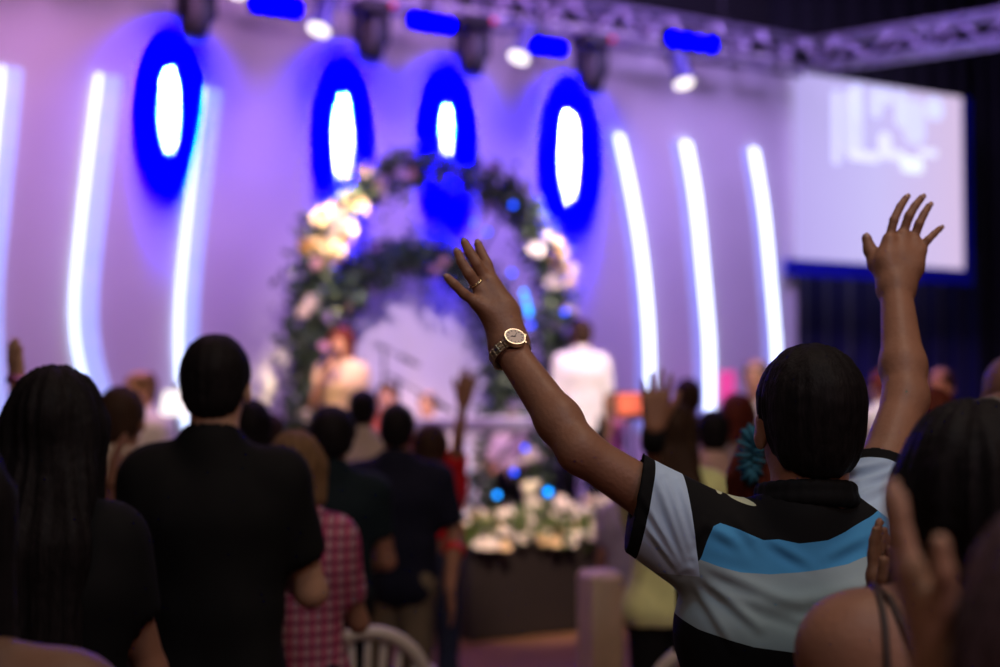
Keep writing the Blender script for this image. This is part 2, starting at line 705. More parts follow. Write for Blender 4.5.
# ------------------------------------------------------------------ curved light ribs on the wall
tube_m = mat('neon_tube', (0.8, 0.85, 1.0), emit=(0.62, 0.74, 1.0), estr=3.2)
tube_s = mat('neon_tube_soft', (0.8, 0.85, 1.0), emit=(0.62, 0.76, 1.0), estr=2.2)
pale_m = mat('light_rib_lit_side', (0.60, 0.72, 0.95), emit=(0.34, 0.50, 1.0), estr=0.62)  # emission stands in for tube light on the fin side
halo_m = mat('light_rib_halo', (0.6, 0.68, 0.9), emit=(0.25, 0.38, 1.0), estr=0.30)  # halo beside the tube, put in as faint emission of a panel
RIBS = [
    ([(3, 66), (-4, 140), (-12, 220), (-18, 300), (-16, 380), (-8, 430)], 3.5, 20, 'far left edge of the stage wall'),
    ([(100, 74), (90, 150), (81, 230), (75, 300), (78, 350), (90, 396), (104, 440)], 5, 22, 'the stage wall above the long haired woman'),
    ([(204, 88), (194, 170), (185, 250), (180, 320), (181, 380), (188, 430)], 4.5, 18, 'the stage wall behind the man in the black t-shirt'),
    ([(620, 135), (632, 190), (642, 250), (649, 320), (651, 380), (650, 430)], 9, -7, 'the stage wall just right of the flower arch'),
    ([(687, 142), (697, 200), (705, 280), (710, 340), (711, 390), (710, 430)], 10, -8, 'the stage wall, between its two narrower neighbours'),
    ([(755, 149), (765, 210), (772, 280), (777, 340), (778, 380), (778, 430)], 8, -6, 'the stage wall nearest the projection screen'),
]
for pts, wpx, side, where in RIBS:
    o0 = wall_pt(*pts[0], 0.0)
    root = empty('light_rib', (o0.x, o0.y, STZ))
    tag(root, 'curved glowing white light strip on ' + where, 'light strip', 'curved light strips on the stage wall')
    # smooth the path
    P3 = [wall_pt(x, y, 0.05) for x, y in pts]
    path = []
    for i in range(len(P3) - 1):
        p0, p1, p2, p3 = P3[max(i - 1, 0)], P3[i], P3[i + 1], P3[min(i + 2, len(P3) - 1)]
        for k in range(6):
            t = k / 6
            path.append(0.5 * ((2 * p1) + (p2 - p0) * t + (2 * p0 - 5 * p1 + 4 * p2 - p3) * t * t + (3 * p1 - p0 - 3 * p2 + p3) * t ** 3))
    path.append(P3[-1])
    Ym = P3[2].y
    mpp = Ym / F / abs(WU.x - (P3[2].x / Ym) * WU.y)    # metres along the wall per pixel
    loc = Vector((o0.x, o0.y, STZ))
    b = MB()
    vs, fs = [], []
    n = 8
    hw = wpx * mpp / 2
    for p in path:
        for k in range(n + 1):
            a = math.pi * k / n
            vs.append(p - loc + WU * (math.cos(a) * hw) + WN * (math.sin(a) * 0.04 - 0.03))
    for i in range(len(path) - 1):
        for k in range(n):
            fs.append((i * (n + 1) + k, i * (n + 1) + k + 1, (i + 1) * (n + 1) + k + 1, (i + 1) * (n + 1) + k))
    fs.append(tuple(range(n + 1)))
    fs.append(tuple(range(len(vs) - n - 1, len(vs))))
    b.add(vs, fs)
    b.build('light_tube', tube_s if side > 0 else tube_m, root, smooth=False)
    b = MB()
    vs, fs = [], []
    sgn = 1 if side > 0 else -1
    sw = abs(side) * mpp
    for p in path:
        q = p - loc + WU * sgn * hw * 0.95
        for du, dn in ((0, -0.045), (0, -0.012), (sw * .5, -0.008), (sw * .9, -0.018), (sw, -0.045)):
            vs.append(q + WU * sgn * du + WN * dn)
    for i in range(len(path) - 1):
        for k in range(4):
            fs.append((i * 5 + k, i * 5 + k + 1, (i + 1) * 5 + k + 1, (i + 1) * 5 + k))
    fs += [tuple(range(5)), tuple(range(len(vs) - 5, len(vs)))]
    b.add(vs, fs)
    b.build('rib_glow_panel', pale_m if side > 0 else halo_m, root)

# ------------------------------------------------------------------ trusses
alu = mat('truss_aluminium', (0.42, 0.36, 0.50), rough=0.35, metal=0.6)


def truss(name, A, B, h, label, diag_n):
    """box truss: four chords, zigzag lacing; A, B = centre of the bottom face"""
    A, B = Vector(A), Vector(B)
    root = empty(name, A)
    tag(root, label, 'truss')
    d = (B - A).normalized()
    L = (B - A).length
    side = Vector((0, 0, 1)).cross(d).normalized() * (h / 2)
    up = Vector((0, 0, h))
    b = MB()
    for s in (-1, 1):
        for q in (0, 1):
            b.tube([side * s + up * q, side * s + up * q + d * L], 0.026, 8)
    b.build('chord', alu, root, smooth=True)
    lac = MB()
    for i in range(diag_n):
        t0, t1 = L * i / diag_n, L * (i + 1) / diag_n
        f = i % 2
        for s in (-1, 1):
            lac.tube([side * s + up * f + d * t0, side * s + up * (1 - f) + d * t1], 0.020, 6)
        for q in (0, 1):
            lac.tube([side * (1 if f else -1) + up * q + d * t0, side * (-1 if f else 1) + up * q + d * t1], 0.013, 6)
        if i % 4 == 0:
            for s in (-1, 1):
                lac.tube([side * s + d * t0, side * s + up + d * t0], 0.014, 6)
    lac.build('lacing', alu, root, smooth=True)
    return root


toff = 0.45
tc_u, tc_z = on_wall(800, 71, toff)
TZ = tc_z
TL = wp(-6.5, toff, TZ)
TR = wp(tc_u, toff, TZ)
truss('lighting_truss', TL, TR + WU * 0.15, 0.29, 'long aluminium lighting truss running along the top of the stage wall', 36)
# side truss rises towards the right edge of the picture
d_r = ray(1000, 42)
tY = (TZ - CAMZ) / d_r.z
T2 = Vector((0, 0, CAMZ)) + d_r * tY
dirn = (T2 - TR).normalized()
truss('lighting_truss', TR + dirn * 0.2, TR + dirn * 5.2, 0.26, 'aluminium truss reaching from the wall corner out over the audience at right', 18)
spot('truss_fill_spot', (TR + dirn * 2.5 + Vector((-2.6, -1.5, 0.8))), TR + dirn * 2.2 + Vector((0, 0, .15)), 50, 0.6, 45, (0.22, 0.10, 1.0))  # unseen blue spot added to tint the side truss
spot('truss_fill_spot', wp(1.6, 3.0, TZ + 0.9), wp(1.8, toff, TZ + 0.15), 46, 0.8, 12, (0.7, 0.35, 0.9))  # unseen violet spot added to brighten the wall truss

# steel hangers to the ceiling
steel = mat('black_steel', (0.02, 0.02, 0.025), rough=0.4, metal=0.6)
for k, (pp, lab) in enumerate(((wp(-4.6, toff, 0), 'thin steel cable holding the left end of the wall truss'),
                              (wp(tc_u - 1.0, toff, 0), 'thin steel cable holding the wall truss near the corner'),
                              (TR + dirn * 2.6, 'thin steel cable holding the side truss'))):
    z0 = TZ + 0.29
    b = MB()
    b.tube([(0, 0, 0), (0, 0, 7.0 - z0)], 0.012, 8)
    b.box((0, 0, 0.02), (0.08, 0.34, 0.05), WANG, bev=0.01)
    o = b.build('truss_hanger', steel, smooth=False)
    o.location = (pp.x, pp.y, z0)
    tag(o, lab, 'cable', 'steel cables holding the trusses')

# ------------------------------------------------------------------ moving heads with blue beams on the wall
body_m = mat('lamp_housing_black', (0.004, 0.004, 0.006), rough=0.4)
red_led = mat('red_indicator', (0.3, 0.0, 0.02), emit=(1.0, 0.02, 0.06), estr=0.8)
lens_blue = mat('blue_lens', (0.02, 0.02, 0.3), rough=0.1)


def deep_blue(l, k=1.0):
    """465 nm royal blue LED light, written in linear sRGB: it lies outside the gamut, so red and green dip below zero"""
    l.color = (1, 1, 1)
    l.use_nodes = True
    nt = l.node_tree
    em = nt.nodes['Emission']
    c = nt.nodes.new('ShaderNodeCombineXYZ')
    c.inputs[0].default_value = -0.090 * k
    c.inputs[1].default_value = -0.055 * k
    c.inputs[2].default_value = 1.0
    nt.links.new(c.outputs[0], em.inputs['Color'])


HEADS = [  # px of hanging body centre x, bottom y, oval (cx, top, bottom), label
    (196, 42, (170, 66, 156), 'left end of the truss'),
    (371, 64, (343, 94, 188), 'over the left shoulder of the flower arch'),
    (472, 77, (447, 104, 156), 'over the top of the flower arch'),
    (591, 95, (569, 111, 205), 'over the right side of the flower arch'),
]


def moving_head(px, bot, where):
    off = 0.62
    top = wall_pt(px, bot - 68, off)
    root = empty('moving_head_lamp', (top.x, top.y, TZ - 0.02), WANG)
    tag(root, 'black moving head stage lamp hanging from the ' + where if where.startswith('left') else
        'black moving head stage lamp hanging ' + where, 'stage lamp', 'moving head lamps on the truss')
    zb = wall_pt(px, bot, off).z - (TZ - 0.02)
    L = -zb
    b = MB()
    b.box((0, 0, -0.06), (0.30, 0.26, 0.12), bev=0.03)
    b.build('base', body_m, root)
    for s in (-1, 1):
        b = MB()
        b.box((s * 0.135, 0, -0.12 - L * 0.22), (0.035, 0.12, L * 0.45), bev=0.012)
        b.build('yoke_arm', body_m, root)
    b = MB()
    tilt = Matrix.Rotation(math.radians(-6), 3, 'X') @ Matrix.Rotation(math.radians(8), 3, 'Y')
    c = Vector((0, 0, -L * 0.62))
    hl = L * 0.36
    b.lathe([(0.05, hl * .98), (0.10, hl * .92), (0.125, hl * .5), (0.125, -hl * .1), (0.115, -hl * .6), (0.09, -hl), (0.085, -hl)], c, 20, tilt)
    b.build('lamp_head', body_m, root, smooth=False)
    b = MB()
    b.lathe([(0.078, 0), (0.07, -0.012), (0.03, -0.018)], c + tilt @ Vector((0, 0, -hl)), 20, tilt)
    b.build('lens', lens_blue, root, smooth=True)
    b = MB()
    b.sphere((0.13, -0.145, -0.05), 0.025)
    b.build('indicator_light', red_led, root, smooth=True)


for px, bot, (ox, o0, o1), where in HEADS:
    moving_head(px, bot, where)
    base = wall_pt(ox, bot - 5, 0) + Vector((0, 0, 0.28))
    # narrow hot beam
    src = base + WN * 0.30
    pt, pb = wall_pt(ox, o0, 0), wall_pt(ox, o1, 0)
    a0, a1 = math.atan2(0.30, src.z - pt.z), math.atan2(0.30, src.z - pb.z)
    half, mid = (a0 - a1) / 2, (a0 + a1) / 2
    hit = src - Vector((0, 0, 0.30 / math.tan(mid))) - WN * 0.30
    o_ = spot('beam_core', src, hit, math.degrees(2 * half), 0.10, 3600, (1.0, 0.95, 1.0), 0.003)
    o_.scale = (0.64, 1, 1)
    # wide royal blue wash of the same lamp
    src = base + WN * 0.40
    zt, zb = wall_pt(ox, o0 - 30, 0).z, wall_pt(ox, o0 + 200, 0).z
    a0, a1 = math.atan2(0.40, src.z - zt), math.atan2(0.40, src.z - zb)
    half, mid = (a0 - a1) / 2, (a0 + a1) / 2
    hit = src - Vector((0, 0, 0.40 / math.tan(mid))) - WN * 0.40
    wide = spot('beam_blue', src, hit, math.degrees(2 * half) * 1.08, 1.0, 13000, (0, 0, 1), 0.02)
    wide.scale = (0.76, 1, 1)
    deep_blue(wide.data, 0.75)
    glow = spot('beam_glow', src, hit + Vector((0, 0, -0.3)), 112, 1.0, 130, (0, 0, 1), 0.02)
    deep_blue(glow.data, 0.55)

# blue LED bars and PAR cans on the truss
blue_em = mat('blue_led_lens', (0.0, 0.0, 0.8), emit=(0.0, 0.0, 1.0), estr=12.0)
_nt = blue_em.node_tree
_c = _nt.nodes.new('ShaderNodeCombineXYZ')       # same royal blue LED colour as the beams
_c.inputs[0].default_value, _c.inputs[1].default_value, _c.inputs[2].default_value = -0.05, -0.035, 1.0
_nt.links.new(_c.outputs[0], _nt.nodes['Principled BSDF'].inputs['Emission Color'])
LEDBARS = [((253, 5), (301, 7), 'left of the first white spotlight'), ((411, 21), (454, 24), 'over the flower arch'),
           ((526, 44), (566, 48), 'beside the middle white spotlight'), ((668, 39), (718, 44), 'above the right-hand white spotlight')]
for (x0, y0), (x1, y1), where in LEDBARS:
    A = wall_pt(x0, y0, 0.72)
    B = wall_pt(x1, y1, 0.72)
    zc = (A.z + B.z) / 2
    c = (A + B) / 2
    L = (Vector((B.x, B.y, 0)) - Vector((A.x, A.y, 0))).length
    root = empty('led_bar', (c.x, c.y, zc), WANG)
    tag(root, 'glowing blue LED bar light on the truss, ' + where, 'light bar', 'blue LED bars on the truss')
    b = MB()
    b.box((0, 0.05, 0), (L + 0.04, 0.07, 0.12), bev=0.015)
    b.box((0, 0.10, max(0.0, (TZ - zc) / 2)), (0.05, 0.03, abs(TZ - zc) + 0.12))
    b.build('housing', body_m, root)
    n = 4
    for i in range(n):
        b = MB()
        b.lathe([(0.055, 0), (0.05, 0.015), (0.025, 0.025)], (-L / 2 + L * (i + .5) / n, 0.012, 0), 16, zrot((0, -1, 0)))
        b.build('led_lens', blue_em, root, smooth=True)

par_lens = mat('par_lens_white', (1, 0.95, 0.85), emit=(1.0, 0.90, 0.72), estr=2.0)
par_b = mat('par_can_blue_lit', (0.10, 0.10, 0.35), rough=0.35, metal=0.3)  # blue light falling on the cans is mixed into their colour
PARS = [((319, 29), (-0.24, -0.36, -0.90), 'between the first two black stage lamps'),
        ((519, 57), (-0.32, -0.38, -0.85), 'between the last two black stage lamps'),
        ((684, 83), (0.18, -0.36, -0.90), 'right of the black stage lamps'),
        ((237, -12), (-0.1, -0.6, -0.6), 'near the long truss, leftmost of the four')]
for (x, y), d, where in PARS:
    f = wall_pt(x, y, 0.85)
    dv = Vector(d).normalized()
    root = empty('par_spotlight', f)
    tag(root, 'bright white spotlight can on the truss ' + where, 'spotlight', 'white spotlight cans on the truss')
    M = zrot(dv)
    b = MB()
    b.lathe([(0.03, -0.34), (0.065, -0.32), (0.075, -0.22), (0.075, -0.12), (0.095, -0.05), (0.100, 0.0), (0.094, 0.005)], (0, 0, 0), 24, M)
    b.build('can', par_b, root, smooth=False)
    b = MB()
    b.lathe([(0.090, 0.006), (0.075, 0.012), (0.04, 0.016)], (0, 0, 0), 24, M)
    b.build('lens', par_lens, root, smooth=True)
    b = MB()
    top = Vector((0, 0, TZ - f.z)) + WN * -0.2
    b.tube([M @ Vector((0.095, 0, -0.16)), M @ Vector((0.11, 0, -0.25)) + Vector((0, 0, 0.12)), top], 0.012, 6)
    b.tube([M @ Vector((-0.095, 0, -0.16)), M @ Vector((-0.11, 0, -0.25)) + Vector((0, 0, 0.12)), top], 0.012, 6)
    b.build('bracket', body_m, root)

# ------------------------------------------------------------------ flower arch
rnd = random.Random(3)
ROSES = [mat('petal_cream', (0.80, 0.62, 0.40), rough=0.6), mat('petal_pink', (0.62, 0.36, 0.45), rough=0.6),
         mat('petal_white', (0.82, 0.76, 0.74), rough=0.6), mat('petal_lilac', (0.36, 0.26, 0.50), rough=0.6),
         mat('petal_yellow', (0.80, 0.55, 0.15), rough=0.6)]
LEAFM = mat('leaf_green', (0.025, 0.05, 0.022), rough=0.5, var=0.5, scale=5)
STEM = mat('arch_metal', (0.03, 0.03, 0.03), rough=0.4, metal=0.8)


def rose_mesh(r, m, seed):
    rr = random.Random(seed)
    b = MB()
    b.sphere((0, 0, 0.35 * r), 0.32 * r, 8)
    for ring, (n, rad, tilt, hgt) in enumerate(((4, 0.42, 0.35, 0.2), (5, 0.7, 0.75, 0.1), (6, 0.98, 1.15, 0.0))):
        for i in range(n):
            a = 2 * math.pi * (i + 0.5 * ring + rr.uniform(-.1, .1)) / n
            ca, sa = math.cos(a), math.sin(a)
            vs = []
            for u in range(4):
                t = u / 3
                out = rad * r * (0.25 + 0.75 * t) * math.sin(tilt * 0.6 + 0.5 * t + .2)
                z = hgt * r + r * 0.75 * t * math.cos(tilt * t)
                wdt = r * 0.42 * math.sin(math.pi * (0.25 + 0.62 * t)) * (0.7 + 0.3 * ring)
                for v in (-1, 0, 1):
                    cup = -0.1 * r * abs(v)
                    x, y = out + cup, v * wdt
                    vs.append((x * ca - y * sa, x * sa + y * ca, z))
            fs = [(q * 3 + w, q * 3 + w + 1, q * 3 + w + 4, q * 3 + w + 3) for q in range(3) for w in range(2)]
            b.add(vs, fs)
    me = bpy.data.meshes.new('flower')
    me.from_pydata([tuple(v) for v in b.v], [], b.f)
    me.materials.append(m)
    me.polygons.foreach_set('use_smooth', [True] * len(me.polygons))
    return me


ROSE = [rose_mesh(1.0, m, i) for i, m in enumerate(ROSES)]


def put_flower(parent, p, d, r, kind, name='flower'):
    o = bpy.data.objects.new(name, ROSE[kind])
    COL.objects.link(o)
    o.parent = parent
    o.location = p
    o.scale = (r, r, r)
    o.rotation_euler = Vector(d).to_track_quat('Z', 'Y').to_euler()
    return o


def leaf_cloud(b, c, spread, n, size, rnd, outward=None):
    for _ in range(n):
        p = Vector(c) + Vector((rnd.gauss(0, 1), rnd.gauss(0, 1), rnd.gauss(0, 1))) * spread
        d = Vector((rnd.gauss(0, 1), rnd.gauss(0, 1), rnd.gauss(0, 1)))
        if outward:
            d = d + (p - Vector(c)).normalized() * 1.5
        d.normalize()
        s = d.cross(Vector((rnd.gauss(0, 1), rnd.gauss(0, 1), rnd.gauss(0, 1)))).normalized()
        nn = d.cross(s)
        L = size * rnd.uniform(0.7, 1.3)
        w = L * 0.28
        b.add([p, p + d * L * .35 + s * w - nn * L * .03, p + d * L * .35 - s * w - nn * L * .03, p + d * L * .38 + nn * L * .06,
               p + d * L * .72 + s * w * .8, p + d * L * .72 - s * w * .8, p + d * L * .75 + nn * L * .03, p + d * L - nn * L * .1],
              [(0, 1, 3), (0, 3, 2), (1, 4, 6, 3), (3, 6, 5, 2), (4, 7, 6), (6, 7, 5)])


aY = 11.2
ac = P(430, 382, aY)
ac.z = 0
acen = ac + WU * 0.07
arch = empty('flower_arch', (acen.x, acen.y, STZ), WANG)
tag(arch, 'double flower arch of dark foliage and cream and pink roses on the stage', 'flower arch')


def arch_path(hw, ztop, y, n=60, z0=0.0):
    zs = ztop - hw
    pts = []
    L1 = zs - z0
    Lc = math.pi * hw
    T = 2 * L1 + Lc
    for i in range(n + 1):
        s = T * i / n
        if s < L1:
            pts.append(Vector((-hw, y, z0 + s)))
        elif s < L1 + Lc:
            a = math.pi - (s - L1) / hw
            pts.append(Vector((hw * math.cos(a), y, zs + hw * math.sin(a))))
        else:
            pts.append(Vector((hw, y, z0 + T - s)))
    return pts


outer = arch_path(1.13, 3.40 - STZ, 0.0)
inner = [p + Vector((0.02, 0, 0)) for p in arch_path(0.86, 2.72 - STZ, 0.42)]
b = MB()
for pth in (outer, inner):
    b.tube(pth, 0.022, 8)
for i in (2, 12, 24, 36, 48, 58):
    b.tube([outer[i], inner[i]], 0.012, 6)
b.build('arch_frame', STEM, arch, smooth=True)
b = MB()
for pth, dens, sp_ in ((outer, 40, 0.085), (inner, 40, 0.095)):
    for i in range(len(pth) - 1):
        for q in range(2):
            leaf_cloud(b, pth[i].lerp(pth[i + 1], q / 2) + Vector((rnd.uniform(-.04, .04), rnd.uniform(-.04, .04), 0)), sp_, dens, 0.085, rnd)
# bushier feet
for pth in (outer, inner):
    for i in list(range(0, 9)) + list(range(len(pth) - 9, len(pth))):
        leaf_cloud(b, pth[i], 0.12, 40, 0.09, rnd)
tag(b.build('foliage', LEAFM, arch), kind='stuff')
AOFF = (acen - W0).dot(WN)
for q_, e_, c_ in ((wall_pt(343, 215, AOFF + .15), 3800, (1.0, 0.76, 0.42)), (wall_pt(550, 250, AOFF + .15), 2300, (1.0, 0.80, 0.58))):
    spot('flower_lamp', q_ + WN * 1.6 + Vector((0, 0, 3.2)), q_, 10.5, 0.7, e_ * 2.3, c_, 0.08)
n_out = len(outer)


def arch_flower(pth, t, r, kind, push=0.14):
    i = t * (len(pth) - 1)
    p = pth[int(i)].lerp(pth[min(int(i) + 1, len(pth) - 1)], i - int(i))
    d = Vector((rnd.gauss(0, .7), -1.0, rnd.gauss(0, .6) + .1)).normalized()
    put_flower(arch, p + d * push + Vector((rnd.uniform(-.10, .10), 0, rnd.uniform(-.08, .08))), d, r, kind)


for _ in range(22):
    arch_flower(outer, rnd.gauss(0.325, 0.026), rnd.uniform(.065, .09), rnd.choice([0, 0, 2, 4, 0]), 0.16)
for _ in range(13):
    arch_flower(outer, rnd.gauss(0.715, 0.03), rnd.uniform(.055, .08), rnd.choice([0, 2, 4, 2]), 0.16)
for _ in range(34):
    arch_flower(outer, rnd.uniform(0.03, 0.97), rnd.uniform(.045, .065), rnd.choice([1, 3, 3, 1, 2]))
for _ in range(28):
    arch_flower(inner, rnd.uniform(0.03, 0.97), rnd.uniform(.045, .06), rnd.choice([1, 3, 3, 1]))
led_b = mat('blue_lamp_glass', (0, .1, .9), emit=(0.0, 0.07, 1.0), estr=5.0)
led_c = mat('cyan_lamp_glass', (0, .3, .9), emit=(0.0, 0.28, 1.0), estr=5.5)
AR = Matrix.Rotation(-WANG, 3, 'Z')
for x, y, mm in ((524, 293, led_c), (526, 301, led_c), (528, 308, led_c), (529, 313, led_c), (531, 325, led_b), (565, 312, led_b),
                 (512, 273, led_b), (487, 232, led_b), (474, 222, led_b), (513, 205, led_b)):
    o0 = wall_pt(x, y, (acen - W0).dot(WN) + 0.17)
    b = MB()
    b.sphere((0, 0, 0), 0.021, 8)
    o = b.build('blue_lamp', mm, arch, smooth=True)
    o.location = AR @ (o0 - Vector((acen.x, acen.y, STZ)))

# ------------------------------------------------------------------ flower planter along the stage front
p0 = P(452, 632, 9.12)
u0 = (Vector((p0.x, p0.y, 0)) - W0).dot(WU)
PL = 1.62
pc = wp(u0 + PL / 2, foff + 0.17, 0)
planter = empty('flower_planter', pc, WANG)
tag(planter, 'long dark planter box full of small white flowers along the stage front', 'planter')
b = MB()
b.box((0, 0, 0.30), (PL, 0.30, 0.60), bev=0.012)
b.box((0, 0, 0.585), (PL + 0.03, 0.33, 0.035), bev=0.01)
b.build('box', mat('planter_dark', (0.010, 0.006, 0.010), rough=0.6), planter)
b = MB()
for i in range(60):
    leaf_cloud(b, (rnd.uniform(-PL / 2, PL / 2), rnd.uniform(-.14, .12), rnd.uniform(.60, .76)), 0.05, 26, 0.07, rnd)
tag(b.build('foliage', mat('planter_leaf_green', (0.07, 0.11, 0.025), rough=0.5, var=0.4), planter), kind='stuff')
for i in range(99):
    x = -PL / 2 + PL * (i + rnd.random()) / 99
    y = rnd.uniform(-.19, .12)
    z = rnd.uniform(0.60, 0.86)
    y = 0.12 - 0.34 * (0.86 - z) / 0.26 + rnd.uniform(-.03, .03)
    put_flower(planter, (x, y, z), (rnd.gauss(0, .4), -0.8, 0.7 + rnd.gauss(0, .2)), rnd.uniform(.036, .050), rnd.choice([2, 2, 2, 0]))

# vase with white roses on the stage behind the planter
vp = wall_pt(530, 470, foff - 0.25)
vase = empty('flower_vase', (vp.x, vp.y, STZ))
tag(vase, 'tall white trumpet vase holding white roses behind the planter', 'vase')
b = MB()
b.lathe([(0.075, 0), (0.08, 0.012), (0.03, 0.05), (0.022, 0.16), (0.03, 0.28), (0.05, 0.42), (0.085, 0.50), (0.08, 0.50), (0.045, 0.42)], (0, 0, 0), 24)
b.build('vase_body', mat('vase_white_glaze', (0.85, 0.8, 0.78), rough=0.2), vase, smooth=True)
for i in range(12):
    a = i * 2.4
    r = 0.02 + 0.014 * (i % 5) * 1.3
    put_flower(vase, (r * math.cos(a), r * math.sin(a), 0.56 + 0.02 * (i % 3) + (0.12 - r)), (math.cos(a) * r * 12, math.sin(a) * r * 12 - .3, 1), 0.042, 2)
b = MB()
leaf_cloud(b, (0, 0, 0.53), 0.05, 60, 0.07, rnd)
tag(b.build('foliage', LEAFM, vase), kind='stuff')

# floor lamps (blue uplights) along the stage front
for i, (x, y, lab) in enumerate(((525, 448, 'small round blue lamp highest above the white vase'),
                                 (514, 472, 'small round blue lamp just left of the vase'),
                                 (497, 495, 'small round blue lamp at the far left above the white planter flowers'),
                                 (548, 492, 'small round blue lamp to the right of the vase'))):
    q = wall_pt(x, y, foff - 0.55)
    root = empty('blue_uplight', (q.x, q.y, STZ))
    tag(root, lab, 'lamp', 'small blue lamps on thin stands behind the planter')
    hgt = q.z - STZ
    b = MB()
    b.tube([(0, 0, 0), (0, 0, hgt - 0.03)], 0.008, 8)
    b.lathe([(0.06, 0), (0.06, 0.01), (0.02, 0.02)], (0, 0, 0), 16)
    b.build('stand', steel, root)
    b = MB()
    b.lathe([(0.02, -0.05), (0.035, -0.03), (0.035, 0.0)], (0, 0, hgt), 12, zrot((0, -1, 0.1)))
    b.build('lamp_can', body_m, root)
    b = MB()
    b.sphere((0, -0.006, hgt), 0.018 if i < 3 else 0.024, 10, (1, .6, 1))
    b.build('lens', led_c if i >= 2 else led_b, root, smooth=True)

# ------------------------------------------------------------------ stage gear
def mic_stand(base, boom0, boom1, label):
    root = empty('microphone_stand', base)
    tag(root, label, 'microphone stand', 'microphone stands on the stage')
    b0, b1 = Vector(boom0) - Vector(base), Vector(boom1) - Vector(base)
    b = MB()
    b.tube([(0, 0, 0.15), (0, 0, b0.z)], 0.011, 8)
    for k in range(3):
        a = k * 2.094 + .4
        b.tube([(0, 0, 0.18), (0.28 * math.cos(a), 0.28 * math.sin(a), 0.012)], 0.008, 6)
    b.build('tripod', steel, root)
    top = Vector((0, 0, b0.z))
    b = MB()
    dd = (b1 - b0)
    b.tube([top - dd * 0.3, top + dd], 0.008, 8)
    b.sphere(top, 0.02, 8)
    b.build('boom', steel, root)
    b = MB()
    dn = dd.normalized()
    b.tube([top + dd, top + dd + dn * 0.05, top + dd + dn * 0.14], [0.02, 0.018, 0.012], 10)
    b.sphere(top + dd + dn * -0.01, 0.027, 10)
    b.build('microphone', mat('mic_grille', (0.05, 0.05, 0.05), rough=0.4, metal=0.5), root, smooth=True)


def on_stage(px, Y):
    q = P(px, 382, Y)
    return Vector((q.x, q.y, STZ))


q0 = on_stage(384, 11.3)
mic_stand(q0, Vector((q0.x, q0.y, P(384, 348, 11.3).z)), P(404, 358, 11.3), 'black microphone stand with its boom beside the singer')
q0 = on_stage(398, 9.7)
mic_stand(q0, Vector((q0.x, q0.y, P(398, 380, 9.7).z)), P(436, 402, 9.7), 'black microphone stand, its boom slanting down to the right over the keyboard')

kb = on_stage(474, 10.6)
kroot = empty('electronic_keyboard', kb, WANG - 0.15)
tag(kroot, 'grey electronic keyboard on a folding stand under the flower arch', 'keyboard')
b = MB()
b.box((0, 0, 0.86), (1.15, 0.32, 0.10), bev=0.015)
b.build('keyboard_body', mat('keyboard_grey', (0.18, 0.16, 0.22), rough=0.5), kroot)
b = MB()
for i in range(40):
    b.box((-0.52 + 0.026 * i, 0.08, 0.913), (0.024, 0.13, 0.012))
b.build('white_keys', mat('key_white', (0.8, 0.8, 0.8), rough=0.3), kroot)
b = MB()
for s in (-1, 1):
    b.tube([(s * 0.42, -0.2, 0.02), (-s * 0.42, 0.1, 0.80)], 0.016, 8)
    b.tube([(s * 0.42, -0.3, 0.02), (s * 0.42, 0.25, 0.02)], 0.016, 8)
b.build('keyboard_stand', steel, kroot)

ms = on_stage(631, 10.4)
mroot = empty('music_stand', ms, 0.3)
tag(mroot, 'music stand holding a bright orange folder, right of the man in white', 'music stand')
zt = P(631, 404, 10.4).z - STZ
b = MB()
b.tube([(0, 0, 0.15), (0, 0, zt - 0.1)], 0.011, 8)
for k in range(3):
    a = k * 2.094
    b.tube([(0, 0, 0.18), (0.24 * math.cos(a), 0.24 * math.sin(a), 0.01)], 0.008, 6)
b.build('tripod', steel, mroot)
R_ = Matrix.Rotation(math.radians(-18), 3, 'X')
b = MB()
b.box((0, 0.03, zt - 0.01), (0.26, 0.012, 0.2), R=R_)
b.box((0, -0.01, zt - 0.11), (0.26, 0.05, 0.012), R=R_)
b.build('desk', steel, mroot)
fo = MB()
fo.box((0, 0.0, zt - 0.002), (0.22, 0.02, 0.17), bev=0.006, R=R_)
o = fo.build('orange_folder', mat('folder_orange', (0.80, 0.16, 0.05), rough=0.6))
o.location, o.rotation_euler = ms, (0, 0, 0.3)
tag(o, 'bright orange folder lying open on the music stand', 'folder')

# pink lit banner near the second rib
bq = wall_pt(727, 388, 0.8)
broot = empty('pink_banner_stand', (bq.x, bq.y, STZ), WANG)
tag(broot, 'narrow hot pink lit banner standing before the white light strips', 'banner')
zt = wall_pt(727, 371, 0.8).z - STZ
b = MB()
b.box((0, 0, zt / 2 + .02), (0.17, 0.05, zt - 0.04), bev=0.01)
b.build('banner_panel', mat('banner_pink', (0.8, 0.05, 0.25), rough=0.5, emit=(0.9, 0.08, 0.35), estr=0.75), broot)
b = MB()
b.box((0, 0, 0.015), (0.28, 0.22, 0.03), bev=0.008)
b.build('foot', steel, broot)

# white shaded lamp at the left
lY = 9.4
lq = on_stage(178, lY)
lroot = empty('shaded_lamp', (lq.x, lq.y, 0.0))
tag(lroot, 'floor lamp with a bright white tapered shade beside the man in black', 'lamp')
zt, zb = P(178, 391, lY).z, P(178, 415, lY).z
b = MB()
b.lathe([(0.16, 0), (0.16, 0.02), (0.03, 0.04)], (0, 0, 0.0), 20)
b.tube([(0, 0, 0.02), (0, 0, zt + 0.02)], 0.012, 8)
b.sphere((0, 0, zt + 0.035), 0.025, 8)
b.build('stand', steel, lroot)
b = MB()
b.lathe([(0.125, zb), (0.092, zt), (0.088, zt), (0.121, zb)], (0, 0, 0), 24)
b.build('lamp_shade', mat('shade_white', (0.9, 0.87, 0.8), emit=(1.0, 0.93, 0.82), estr=1.4), lroot, smooth=False)

